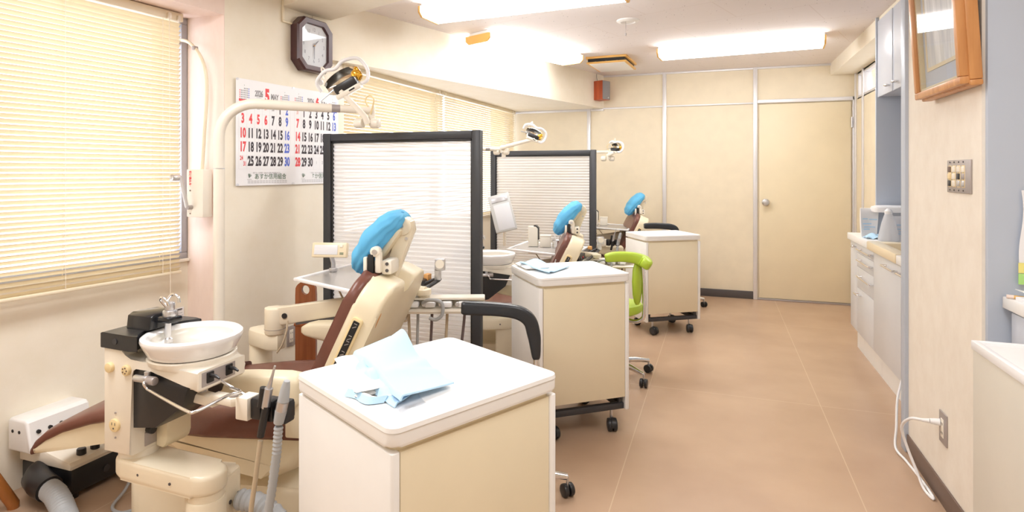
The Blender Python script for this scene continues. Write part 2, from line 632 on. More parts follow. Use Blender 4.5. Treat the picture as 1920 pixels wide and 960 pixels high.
        me = bpy.data.meshes.new('tmp')
        tb.to_mesh(me)
        tb.free()
        self.bm.from_mesh(me)
        bpy.data.meshes.remove(me)
        return self

    def build(self, name, parent=None, world=False, angle=38, loc=None):
        me = bpy.data.meshes.new(name)
        if loc is not None:
            self.bm.transform(Matrix.Translation([-v for v in loc]))
        if world and parent is not None:
            mw = Matrix.Translation(parent.location) @ Matrix.Rotation(parent.rotation_euler.z, 4, 'Z')
            self.bm.transform(mw.inverted())
        self.bm.to_mesh(me)
        self.bm.free()
        for m in self.mats:
            me.materials.append(M[m])
        me.set_sharp_from_angle(angle=math.radians(angle))
        o = bpy.data.objects.new(name, me)
        COL.objects.link(o)
        if loc is not None:
            o.location = loc
        if parent is not None:
            o.parent = parent
        return o


def rect_ring(cx, cy, z, hx, hy, n=24, p=4.0):
    out = []
    for k in range(n):
        a = 2 * math.pi * k / n
        c, s = math.cos(a), math.sin(a)
        out.append((cx + hx * math.copysign(abs(c) ** (2 / p), c), cy + hy * math.copysign(abs(s) ** (2 / p), s), z))
    return out


def rounded(x0, y0, x1, y1, r, n=5):
    out = []
    for (cx, cy, a0) in ((x1 - r, y1 - r, 0), (x0 + r, y1 - r, 90), (x0 + r, y0 + r, 180), (x1 - r, y0 + r, 270)):
        for k in range(n + 1):
            a = math.radians(a0 + 90 * k / n)
            out.append((cx + r * math.cos(a), cy + r * math.sin(a)))
    return out


def tag(o, label=None, cat=None, group=None, kind=None):
    if label:
        o['label'] = label
    if cat:
        o['category'] = cat
    if group:
        o['group'] = group
    if kind:
        o['kind'] = kind
    return o


def thing(name, label, cat, loc=(0, 0, 0), rz=0.0, group=None):
    o = bpy.data.objects.new(name, None)
    COL.objects.link(o)
    o.empty_display_size = 0.05
    o.location = loc
    o.rotation_euler = (0, 0, rz)
    return tag(o, label, cat, group)


def structure(mb, name, parent=None, **k):
    o = mb.build(name, parent, **k)
    if parent is None:
        o['kind'] = 'structure'
    return o


def copy_tree(o, parent=None):
    c = o.copy()
    COL.objects.link(c)
    c.parent = parent
    for ch in list(o.children):
        copy_tree(ch, c)
    return c


def TXT(o, ux=(1, 0, 0), uy=(0, 0, 1)):
    """matrix that lays text (x right, y up) into a plane"""
    x, y = Vector(ux).normalized(), Vector(uy).normalized()
    z = x.cross(y)
    return Matrix(((x.x, y.x, z.x, o[0]), (x.y, y.y, z.y, o[1]), (x.z, y.z, z.z, o[2]), (0, 0, 0, 1)))

# ------------------------------------------------------------------ the room shell
CEIL = 2.364
YF = 6.48
structure(MB().b2((-3.3, -1.8, -0.06), (2.1, YF + 0.12, 0.0), 'floor'), 'floor')
structure(MB().b2((-3.3, -1.8, CEIL), (2.1, YF + 0.12, CEIL + 0.06), 'ceiling'), 'ceiling')

# far wall: cream boards
structure(MB().b2((-2.55, YF, 0), (1.6, YF + 0.1, CEIL), 'board'), 'wall_far')
mb = MB()
mb.b2((-0.565, YF - 0.022, 0.0), (-0.525, YF, CEIL), 'alu', 0.004)
structure(mb, 'trim_1')
structure(MB().b2((0.335, YF - 0.03, 0.0), (0.375, YF, CEIL), 'alu', 0.004), 'trim_2')
structure(MB().b2((-1.385, YF - 0.022, 0.0), (-1.345, YF, 2.0), 'alu', 0.004), 'trim_3')
mb = MB()
mb.b2((-1.21, YF - 0.014, 1.992), (0.335, YF, 2.008), 'alu', 0.003)
structure(mb, 'trim_4')
structure(MB().b2((-2.28, YF - 0.016, 1.975), (-1.2, YF, 2.0), 'alu', 0.003), 'trim_5')
structure(MB().b2((-1.2, YF - 0.02, CEIL - 0.02), (1.05, YF, CEIL), 'alu', 0.004), 'trim_6')
structure(MB().b2((0.375, YF - 0.03, 1.993), (1.25, YF, 2.03), 'alu', 0.004), 'trim_7')
structure(MB().b2((1.226, YF - 0.03, 0.0), (1.262, YF, 2.03), 'alu', 0.004), 'trim_8')
structure(MB().b2((-2.25, YF - 0.02, 0.0), (0.335, YF, 0.078), 'base_dark', 0.004), 'baseboard_far')
# door in the far wall
d = MB().b2((0.39, YF - 0.018, 0.02), (1.215, YF + 0.01, 1.982), 'door', 0.003).build('door_1')
tag(d, kind='structure')
k = MB()
k.lathe([(0, 0), (0.034, 0), (0.036, -0.006), (0.03, -0.012), (0.014, -0.016), (0.013, -0.034), (0.027, -0.042), (0.031, -0.056), (0.027, -0.068), (0.016, -0.072), (0, -0.070)], (0.452, YF - 0.018, 0.99), 'steel', 28, axis='y')
k.build('door_knob', d)
h = MB()
for z in (0.3, 1.78):
    h.cyl((1.219, YF - 0.036, z), 0.008, 0.1, 'steel')
h.build('hinge', d)
structure(MB().b2((0.375, YF - 0.026, 0.0), (1.226, YF + 0.0, 0.017), 'greyp', 0.003), 'threshold_1')

# left wall, near bay (set back window), pillar, far bay
BAY = thing('wall_left', None, None, (-2.634, 2.35, 0), math.radians(84.289))
BAY['kind'] = 'structure'
# local: x towards the far wall, y out of the room
w = MB()
w.b2((-4.2, 0.0, 0), (0.0, 0.12, 0.845), 'paper_left')
w.b2((-4.2, 0.0, 2.105), (0.0, 0.12, CEIL), 'paper_left')
w.b2((-4.2, 0.0, 0.845), (-1.75, 0.12, 2.105), 'paper_left')
w.build('wall_face', BAY)
w = MB()
w.prism([(0, 0), (0.0243, -0.2425), (0.919, -0.2432), (1.05, -0.05), (1.05, 0.3), (0, 0.3)], 0, CEIL, 'paper_left', 'z')
w.build('pillar', BAY)
w = MB()
w.prism([(-0.004, 0.0), (0.0205, -0.2425), (0.0245, -0.2425), (0.003, 0.0)], 0.0, 2.105, 'paper_pink', 'z')
w.b2((-4.2, -0.2425, 2.105), (0.0243, 0.01, CEIL), 'paper_pink')
w.build('reveal', BAY)
structure(MB().prism([(-2.36, 3.20), (-2.28, 6.60), (-2.5, 6.60), (-2.6, 3.20)], 0, 0.845, 'paper_left', 'z'), 'wall_left_far')
structure(MB().prism([(-2.36, 3.20), (-2.28, 6.60), (-2.5, 6.60), (-2.6, 3.20)], 2.02, CEIL, 'paper_left', 'z'), 'wall_left_top')
# slanted boxed-in beam over the far bay and the cross beam at the pillar
structure(MB().prism([(-2.325, 2.96), (-1.2, 6.482), (-2.4, 6.482), (-2.7, 2.96)], 2.0, CEIL, 'paper_left', 'z'), 'trim_beam')
structure(MB().prism([(-2.37, 2.735), (-0.3, 1.99), (-0.18, 2.33), (-2.30, 3.09)], 2.247, CEIL, 'paper_left', 'z'), 'trim_beam_cross')


def window(name, parent, x0, x1, z0, z1, yo, splits, fm='alu_dark'):
    f = MB()
    t = 0.034
    f.b2((x0, yo, z0), (x1, yo + 0.06, z0 + t), fm, 0.004)
    f.b2((x0, yo, z1 - t), (x1, yo + 0.06, z1), fm, 0.004)
    for x in [x0, x1 - t] + [s - t / 2 for s in splits]:
        f.b2((x, yo, z0 + t), (x + t, yo + 0.06, z1 - t), fm, 0.004)
    o = f.build(name, parent)
    MB().b2((x0 + t, yo + 0.028, z0 + t), (x1 - t, yo + 0.034, z1 - t), 'glass').build('pane', o)
    return o


wn = thing('window_1', None, None, (-2.634, 2.35, 0), math.radians(84.289))
wn['kind'] = 'structure'
window('window_frame', wn, -1.75, -0.005, 0.845, 2.105, 0.0, (-0.88,))
MB().b2((-1.75, -0.02, 0.832), (-0.006, 0.0, 0.848), 'ivory_w', 0.003).build('window_sill', wn)
wn2 = thing('window_2', None, None, (-2.36, 3.20, 0), math.radians(88.65))
wn2['kind'] = 'structure'
window('window_frame', wn2, 0.02, 3.28, 0.845, 2.02, 0.02, (1.47,))
MB().b2((0.0, -0.03, 0.832), (3.28, 0.02, 0.850), 'ivory_w', 0.003).build('window_sill', wn2)

# right wall: wallpapered pier, grey panels, far piece with a high window
structure(MB().b2((0.83, 2.37, 0), (1.55, 3.17, CEIL), 'paper_right'), 'wall_right')
structure(MB().b2((0.815, 3.17, 0), (1.55, 3.232, CEIL), 'grey_panel', 0.003), 'trim_panel')
structure(MB().b2((0.84, 2.352, 0), (1.7, 2.37, CEIL), 'grey_panel'), 'wall_right_niche')
structure(MB().b2((0.822, 2.372, 0), (0.83, 3.17, 0.085), 'base_brown', 0.002), 'baseboard_right')
w = MB()
w.b2((1.25, 4.68, 0), (1.46, YF, 2.0), 'board')
w.b2((1.25, 4.68, 2.225), (1.46, YF, CEIL), 'board')
w.b2((1.25, 6.36, 2.0), (1.36, YF, 2.225), 'board')
structure(w, 'wall_right_far')
w = MB()
for y in (6.42, 6.115, 5.2):
    w.b2((1.236, y - 0.02, 0 if y > 5.3 else 0.9), (1.25, y + 0.02, 2.245), 'alu', 0.003)
structure(w, 'trim_9')
wn3 = thing('window_3', None, None, (1.25, 6.36, 0), math.radians(-90))
wn3['kind'] = 'structure'
window('window_frame', wn3, 0.0, 1.68, 1.985, 2.245, 0.0, (0.245, 1.16), 'alu')
structure(MB().b2((1.04, 4.68, 2.247), (1.40, YF, CEIL), 'paper_left'), 'trim_soffit')
structure(MB().b2((1.445, 3.232, 0), (1.55, 4.68, CEIL), 'grey_panel'), 'wall_right_back')
# the part of the room behind the camera
structure(MB().b2((-3.3, -1.8, 0), (2.1, -1.7, CEIL), 'paper_left'), 'wall_back')
structure(MB().b2((1.7, -1.8, 0), (1.8, 2.37, CEIL), 'paper_right'), 'wall_right_near')

# ------------------------------------------------------------------ venetian blinds
def blind(label, loc, rz, x0, x1, ztop, zbot, wand=None, cords=(), pitch=0.0215, tilt=-42, group='venetian blinds'):
    t = thing('venetian_blind', label, 'blind', loc, rz, group)
    h = MB().b2((x0, -0.022, ztop - 0.03), (x1, 0.022, ztop + 0.012), 'rail', 0.004)
    h.build('headrail', t)
    s = MB()
    n = int((ztop - 0.045 - (zbot + 0.022)) / pitch)
    pitch = (ztop - 0.045 - (zbot + 0.022)) / n
    ca, sa = math.cos(math.radians(tilt)), math.sin(math.radians(tilt))
    tb = bmesh.new()
    for i in range(n + 1):
        z = ztop - 0.045 - i * pitch
        rows = []
        for q in (-1, -0.35, 0.35, 1):
            u = q * 0.0125
            c = (1 - q * q) * 0.0022
            y = u * ca - c * sa
            zz = u * sa + c * ca
            rows.append([tb.verts.new((x, y, z + zz)) for x in (x0 + 0.004, x1 - 0.004)])
        for a, b in zip(rows, rows[1:]):
            tb.faces.new((a[0], a[1], b[1], b[0]))
    s._take(tb, 'slat')
    s.build('slats', t)
    MB().b2((x0 + 0.003, -0.014, zbot), (x1 - 0.003, 0.014, zbot + 0.014), 'rail', 0.004).build('bottom_rail', t)
    for x in cords:
        c = MB()
        for y in (-0.0125, 0.0125):
            c.tube([(x, y, ztop - 0.03), (x, y, zbot + 0.012)], 0.0011, 'cordm', 5)
        for i in range(n + 1):
            c.box((x, 0, ztop - 0.047 - i * pitch), (0.002, 0.026, 0.001), 'cordm')
        c.build('ladder_cord', t)
    if wand:
        wm = MB()
        wm.tube([(wand[0], -0.024, ztop - 0.01), (wand[0], -0.032, ztop - 0.04), (wand[0], -0.03, ztop - wand[1])], 0.003, 'bag', 6)
        wm.box((wand[0], -0.026, ztop - 0.018), (0.014, 0.012, 0.03), 'ivory_w', 0.003)
        wm.build('tilt_wand', t)
        cm = MB()
        cm.tube([(wand[0] - 0.05, -0.024, ztop - 0.01), (wand[0] - 0.05, -0.028, ztop - 0.6), (wand[0] - 0.045, -0.026, zbot - 0.22)], 0.0014, 'cordm', 5)
        cm.box((wand[0] - 0.05, -0.026, ztop - 0.016), (0.018, 0.014, 0.034), 'ivory_w', 0.004)
        cm.build('lift_cord', t)
    return t


BX, BY = -2.634 + 0.062 * 0.995, 2.35 - 0.062 * 0.0995
blind('large cream venetian blind covering the near window on the left', (BX, BY, 0), math.radians(84.289), -1.72, -0.088, 2.088, 0.786,
      wand=(-0.115, 0.74), cords=(-0.19, -0.62, -1.1, -1.6))
blind('cream venetian blind on the far window, behind the lamp beside the calendar', (-2.315, 3.20, 0), math.radians(88.65), 0.03, 1.462, 2.0, 0.86,
      wand=(1.40, 0.5), cords=(0.2, 0.73, 1.3))
blind('bright venetian blind nearest the far wall, right of the lamp', (-2.315, 3.20, 0), math.radians(88.65), 1.485, 3.235, 2.0, 0.86, tilt=-34,
      wand=(3.19, 0.4), cords=(1.65, 2.36, 3.05))

# pale building across the street, glimpsed between the slats
nb = thing('building', 'pale building outside, glimpsed between the slats of the near blind', 'building', (-9.4, 2.6, -6.0))
MB().b2((-3.0, -6.0, 0), (0.0, 5.2, 7.05), 'out_wall', 0.02).build('wall', nb)
for j, zz in enumerate((5.55, 6.4)):
    for yy in (-2.9, -2.1, -1.3, -0.5, 0.3, 1.1):
        f = MB().b2((-0.02, yy, zz), (0.03, yy + 0.5, zz + 0.36), 'out_glass', 0.01)
        f.build('window', nb)

# ------------------------------------------------------------------ window opener on the reveal
t = thing('window_opener', 'beige crank box with red lettering on the pink window reveal', 'window crank', (-2.497, 2.322, 1.07))
MB().b2((-0.053, -0.058, 0.0), (0.055, 0.0, 0.242), 'ivory_w', 0.004).build('housing', t)
c = MB()
c.cyl((-0.02, -0.07, 0.05), 0.011, 0.03, 'greyp', 'y')
c.tube([(-0.02, -0.085, 0.05), (-0.052, -0.095, 0.205)], 0.009, 'steel', 10)
c.cyl((-0.062, -0.115, 0.2), 0.016, 0.05, 'steel', 'y', bev=0.004)
c.build('crank_handle', t)
g = MB()
for i in range(5):
    g.text('排煙開放器'[i], 0.016, 'ink_red', TXT((-0.028, -0.0585, 0.226 - i * 0.016)), bold=0.0006)
g.cyl((-0.028, -0.059, 0.135), 0.004, 0.003, 'base_brown', 'y', 8)
g.cyl((-0.028, -0.059, 0.018), 0.003, 0.003, 'base_brown', 'y', 8)
g.build('lettering', t)
p = MB()
p.tube([(0.02, -0.03, 0.24), (0.034, -0.03, 0.42), (0.05, -0.03, 0.62), (0.042, -0.03, 0.74), (0.0, -0.03, 0.83), (-0.07, -0.03, 0.895), (-0.15, -0.03, 0.915)], 0.0085, 'rail', 10, smooth=8)
p.build('conduit', t)
cl = MB()
cl.box((-0.028, -0.03, 0.862), (0.02, 0.026, 0.02), 'greyp', 0.004)
cl.box((-0.14, -0.03, 0.905), (0.014, 0.026, 0.03), 'greyp', 0.004)
cl.build('clip', t)
# small paper tag hanging beneath the blind
t = thing('paper_tag', 'small printed white tag on the wall below the right end of the near blind', 'tag', (-2.6325, 2.295, 0.502), math.radians(84.289))
MB().b2((-0.02, -0.003, 0), (0.022, 0, 0.095), 'paper').build('card', t)
g = MB()
for i in range(6):
    g.b2((-0.015, -0.0035, 0.012 + i * 0.013), (0.017 - (i % 3) * 0.004, -0.003, 0.018 + i * 0.013), 'ink_pale')
g.b2((-0.012, -0.0035, 0.083), (0.012, -0.003, 0.089), 'ink_black')
g.build('printing', t)

# ------------------------------------------------------------------ on the pillar: clock, calendar, duct, outlet
PB = Vector((-2.39, 2.35, 0))
PD = Vector((0.10061, 0.99493, 0))
PRZ = math.radians(84.2258)


def on_pillar(a, z, off=0.0):
    n = Vector((PD.y, -PD.x, 0))
    q = PB + PD * a + n * off
    return (q.x, q.y, z)


t = thing('wall_clock', 'octagonal wall clock in a dark brown frame, above the calendar', 'clock', on_pillar(0.582, 2.055, 0.004), PRZ)
O8 = lambda rx, rz, c: [(-rx + c, -rz), (rx - c, -rz), (rx, -rz + c), (rx, rz - c), (rx - c, rz), (-rx + c, rz), (-rx, rz - c), (-rx, -rz + c)]
f = MB()
out, inn = O8(0.143, 0.158, 0.055), O8(0.106, 0.121, 0.040)
tb = bmesh.new()
Y0, Y1 = -0.06, 0.0
r0 = [tb.verts.new((x, Y1, z)) for x, z in out]
r1 = [tb.verts.new((x, Y0 + 0.012, z)) for x, z in out]
r2 = [tb.verts.new((x * 0.95, Y0, z * 0.95)) for x, z in out]
r3 = [tb.verts.new((x * 1.03, Y0 + 0.004, z * 1.03)) for x, z in inn]
r4 = [tb.verts.new((x, Y0 + 0.022, z)) for x, z in inn]
for a, b in ((r0, r1), (r1, r2), (r2, r3), (r3, r4)):
    for i in range(8):
        tb.faces.new((a[i], a[(i + 1) % 8], b[(i + 1) % 8], b[i]))
tb.faces.new(r0[::-1])
f._take(tb, 'clock')
f.build('frame', t, angle=20)
f = MB().prism(inn, -0.0385, -0.03, 'dial', 'y')
f.build('dial', t)
g = MB()
for i in range(1, 13):
    a = math.radians(90 - 30 * i)
    g.text(str(i), 0.03, 'ink_grey', TXT((0.083 * math.cos(a), -0.0395, 0.094 * math.sin(a))), wx=0.85)
g.b2((-0.012, -0.0397, 0.044), (0.012, -0.0388, 0.0465), 'ink_grey')
g.build('numerals', t)
hm = MB()
a = math.radians(90 - 45)
hm.prism([(-0.003, -0.012), (0.003, -0.012), (0.0015, 0.052), (-0.0015, 0.052)], -0.0425, -0.0415, 'ink_grey', 'y', mx=Matrix.Rotation(math.radians(45), 4, 'Y'))
hm.build('hour_hand', t)
hm = MB()
hm.prism([(-0.0025, 0.014), (0.0025, 0.014), (0.0012, -0.08), (-0.0012, -0.08)], -0.0445, -0.0435, 'ink_grey', 'y')
hm.cyl((0, -0.0445, 0), 0.004, 0.006, 'orange_worn', 'y', 12)
hm.build('minute_hand', t)
MB().prism(inn, -0.0495, -0.0475, 'glass', 'y').build('glass', t)

# cable duct behind the clock
t = tag(MB().b2((0, -0.012, 0.0), (0.014, 0, 0.25), 'rail', 0.003).b2((0, -0.012, -0.012), (0.365, 0, 0.0), 'rail', 0.003)
        .b2((0.353, -0.012, 0), (0.367, 0, 0.085), 'rail', 0.003).build('cable_duct'),
        'thin cream cable duct running behind the octagonal clock', 'cable duct')
t.location = on_pillar(0.372, 2.166, 0.001)
t.rotation_euler = (0, 0, PRZ)

# the two-month wall calendar
CW, CH = 0.772, 0.566
t = thing('wall_calendar', 'large two-month paper calendar for May and June on the pillar', 'calendar', on_pillar(0.06, 1.226, 0.003), PRZ)


def curl(u, v):
    x = CW * u
    z = CH * v
    y = -0.004 - 0.004 * math.sin(u * 5.2 + v * 2) * (0.3 + 0.7 * abs(v - 0.5)) - 0.010 * max(0, v - 0.9) * 2 * abs(math.sin(u * 9))
    return (x, y, z)


MB().grid(curl, 40, 16, 'paper', thick=0.0008).build('sheet', t)
g = MB()


def ct(s, x, z, size, m, wx=0.62, bold=0.0, align='CENTER'):
    u, v = x / CW, z / CH
    g.text(s, size, m, TXT((x, curl(u, v)[1] - 0.0014, z)), wx, bold, align)


def cb(x0, z0, x1, z1, m):
    y = curl((x0 + x1) / 2 / CW, (z0 + z1) / 2 / CH)[1] - 0.0012
    g.b2((x0, y - 0.0002, z0), (x1, y, z1), m)


def mini(x, z, rows, first):
    ct('4' if first == 0 else str(first), x + 0.03, z + 0.066, 0.012, 'ink_green')
    for r in range(rows):
        for c_ in range(7):
            if (r == 0 and c_ < 3) or (r == rows - 1 and c_ > 4):
                continue
            mm = 'ink_red' if c_ == 0 else ('ink_blue' if c_ == 6 else 'ink_grey')
            cb(x + c_ * 0.0095, z + 0.046 - r * 0.0112, x + c_ * 0.0095 + 0.005, z + 0.0525 - r * 0.0112, mm)


ROWZ = [0.745, 0.628, 0.492, 0.362, 0.228]
months = [
    (0.0, '5', 'MAY', [['26', '27', '28', '29', '30', '1', '2'], ['3', '4', '5', '6', '7', '8', '9'], ['10', '11', '12', '13', '14', '15', '16'], ['17', '18', '19', '20', '21', '22', '23'], ['24/31', '25', '26', '27', '28', '29', '30']]),
    (CW / 2, '6', 'JUN', [['31', '1', '2', '3', '4', '5', '6'], ['7', '8', '9', '10', '11', '12', '13'], ['14', '15', '16', '17', '18', '19', '20'], ['21', '22', '23', '24', '25', '26', '27'], ['28', '29', '30', '1', '2', '3', '4']])]
for (x0, num, mon, rows) in months:
    ct('2026', x0 + 0.148, 0.497, 0.046, 'ink_grey', 0.58, 0.0018)
    ct(num, x0 + 0.205, 0.489, 0.100, 'ink_red', 0.62, 0.0055)
    ct(mon, x0 + 0.258, 0.490, 0.042, 'ink_grey', 0.62, 0.0018)
    cb(x0 + 0.132, 0.474, x0 + 0.164, 0.477, 'ink_pale')
    cb(x0 + 0.242, 0.468, x0 + 0.276, 0.470, 'ink_pale')
    mini(x0 + 0.022, 0.466, 6, 4 if num == '5' else 5)
    mini(x0 + 0.302, 0.462, 5, 6 if num == '5' else 7)
    cb(x0 + 0.018, 0.447, x0 + 0.066, 0.4585, 'ink_red')
    cb(x0 + 0.067, 0.447, x0 + 0.322, 0.4585, 'ink_black')
    cb(x0 + 0.323, 0.447, x0 + 0.372, 0.4585, 'ink_blue')
    for c_ in range(8):
        xx = x0 + 0.018 + c_ * 0.0506
        cb(xx, 0.088, xx + 0.0005, 0.447, 'ink_pale')
    for zz in (0.088, 0.158, 0.235, 0.31, 0.386):
        cb(x0 + 0.018, zz, x0 + 0.372, zz + 0.0005, 'ink_pale')
    for r, row in enumerate(rows):
        z = CH * ROWZ[r]
        for c_, s in enumerate(row):
            x = x0 + 0.043 + c_ * 0.0506
            other = (r == 0 and ((num == '5' and c_ < 5) or (num == '6' and c_ < 1))) or (num == '6' and r == 4 and c_ > 2)
            hol = (num == '5' and s in ('3', '4', '5', '6') and r == 1)
            m = 'ink_red' if (c_ == 0 or hol) else ('ink_blue' if c_ == 6 else 'ink_black')
            if s == '24/31':
                ct('24', x - 0.008, z + 0.017, 0.032, 'ink_red', 0.6, 0.001)
                ct('31', x + 0.013, z - 0.013, 0.032, 'ink_red', 0.6, 0.001)
            elif other:
                ct(s, x, z, 0.03 if r == 0 else 0.024, 'ink_orange' if (c_ == 0 or s == '29') else 'ink_grey', 0.6, 0.0004)
            else:
                ct(s, x, z, 0.070, m, 0.56, 0.0030)
    ct('“夢”そして未来へ あなたの街の信用組合です。', x0 + 0.205, 0.067, 0.0105, 'ink_grey', 0.9)
    ct('あすか信用組合', x0 + 0.228, 0.046, 0.034, 'ink_green', 0.93, 0.0003)
    for i in range(14):
        for j in range(2):
            cb(x0 + 0.075 + i * 0.0195, 0.012 + j * 0.009, x0 + 0.075 + i * 0.0195 + 0.016, 0.0175 + j * 0.009, 'ink_pale')
    # the leaf mark before the name
    for k in range(5):
        y = curl(0.1, 0.08)[1] - 0.0014
        ang = 0.6 + 0.28 * k
        g.prism([(x0 + 0.083, 0.040), (x0 + 0.083 + 0.022 * math.cos(ang), 0.040 + 0.026 * math.sin(ang)), (x0 + 0.083 + 0.019 * math.cos(ang + 0.17), 0.040 + 0.021 * math.sin(ang + 0.17))], y, y - 0.0003, 'ink_green', 'y')
    cb(x0 + 0.07, 0.031, x0 + 0.10, 0.0325, 'ink_grey')
g.build('printing', t)
g = MB()
for x in (0.006, CW / 2, CW - 0.006):
    for z in (0.006, CH - 0.006):
        g.cyl((x, -0.012, z), 0.006, 0.008, 'bag', 'y', 12)
g.build('pin', t)

# outlet low on the pillar
def outlet(label, loc, rz, w=0.07, h=0.118, nvert=2):
    t = thing('wall_outlet', label, 'outlet', loc, rz)
    MB().b2((-w / 2, -0.006, -h / 2), (w / 2, 0, h / 2), 'greyp', 0.002).build('plate', t)
    i = MB().b2((-0.014, -0.0085, -0.036), (0.014, -0.005, 0.036), 'ivory_w', 0.0015)
    i.build('socket', t)
    s = MB()
    for z in (0.018, -0.018):
        for x in (-0.006, 0.006):
            s.box((x, -0.0088, z), (0.0022, 0.001, 0.009), 'black_slot')
    s.build('slot', t)
    return t


outlet('double wall outlet in a grey plate, low on the pillar behind the tray arm', on_pillar(0.441, 0.347, 0.0), PRZ, 0.062)

# ------------------------------------------------------------------ lamps, vent, detector, speaker on the ceiling
def tube_light(label, c, rz, L=1.26, W=0.25, H=0.085):
    t = thing('fluorescent_light', label, 'ceiling light', (c[0], c[1], CEIL), rz, 'fluorescent ceiling lights')
    MB().b2((-L / 2 + 0.01, -W / 2 + 0.02, -0.03), (L / 2 - 0.01, W / 2 - 0.02, -0.001), 'white_plastic', 0.003).build('base', t)
    prof = [(-W / 2, -0.024), (-W / 2, -0.060), (-W / 2 + 0.030, -H), (W / 2 - 0.030, -H), (W / 2, -0.060), (W / 2, -0.024)]
    MB().prism(prof, -L / 2 + 0.014, L / 2 - 0.014, 'tube', 'x', 0.0).build('diffuser', t)
    pe = [(x * 1.04, z * 1.03 - (0.0 if z > -0.03 else 0.002)) for x, z in prof]
    for s in (-1, 1):
        MB().prism(pe, s * (L / 2 - 0.014), s * L / 2, 'lampend', 'x', 0.0).build('end_cap', t)
    return t


tube_light('fluorescent ceiling light at the top edge, nearest of the lit ones', (-1.13, 3.36), math.radians(-4), 1.28)
tube_light('fluorescent ceiling light running along the slanted beam', (-1.49, 4.66), math.radians(67), 1.2)
tube_light('fluorescent ceiling light in front of the door wall', (0.15, 5.16), math.radians(-5), 1.27)

t = thing('ceiling_vent', 'square ceiling vent with an orange rim, between the two far lights', 'vent', (-0.96, 5.6, CEIL), math.radians(-3))
MB().b2((-0.19, -0.25, -0.02), (0.19, 0.25, 0), 'lampend', 0.004).b2((-0.17, -0.24, -0.045), (0.17, 0.22, -0.018), 'black_slot').build('frame', t)
MB().b2((-0.185, -0.235, -0.062), (0.185, 0.25, -0.046), 'lampend', 0.004).b2((-0.165, -0.215, -0.066), (0.165, 0.23, -0.060), 'white', 0.003).build('cover', t)
g = MB()
for x in (-0.1, 0.0, 0.1):
    g.b2((x - 0.008, -0.238, -0.046), (x + 0.008, -0.226, -0.018), 'greyp', 0.002)
g.build('bracket', t)

t = thing('smoke_detector', 'round white ceiling fitting with a short pull cord', 'ceiling fitting', (-0.60, 4.16, CEIL))
MB().lathe([(0, 0), (0.078, 0), (0.078, -0.006), (0.07, -0.012), (0.05, -0.016), (0.046, -0.010), (0, -0.008)], (0, 0, 0), 'white', 36).build('ring', t)
MB().tube([(-0.015, 0, -0.008), (-0.015, 0, -0.09)], 0.002, 'greyp', 6).lathe([(0, 0), (0.006, -0.002), (0.007, -0.012), (0.004, -0.02), (0, -0.021)], (-0.015, 0, -0.088), 'greyp', 12).build('pull_cord', t)

t = thing('loudspeaker', 'small red-veneered loudspeaker in the far left corner under the ceiling', 'speaker', (-1.19, 6.30, 2.072), math.radians(62))
MB().b2((-0.064, -0.06, 0), (0.064, 0.075, 0.205), 'redwood', 0.003).build('cabinet', t)
MB().b2((-0.061, -0.067, 0.004), (0.061, -0.06, 0.201), 'ink_grey', 0.003).build('grille', t)
MB().box((0.03, -0.068, 0.024), (0.016, 0.003, 0.012), 'steel', 0.001).build('badge', t)
MB().tube([(0.0, 0.05, 0.20), (-0.02, 0.05, 0.24), (-0.01, 0.06, 0.290)], 0.002, 'black', 6, smooth=5).build('cable', t)
MB().b2((0.02, 0.074, -0.06), (0.04, 0.086, 0.22), 'base_dark').build('bracket', t)

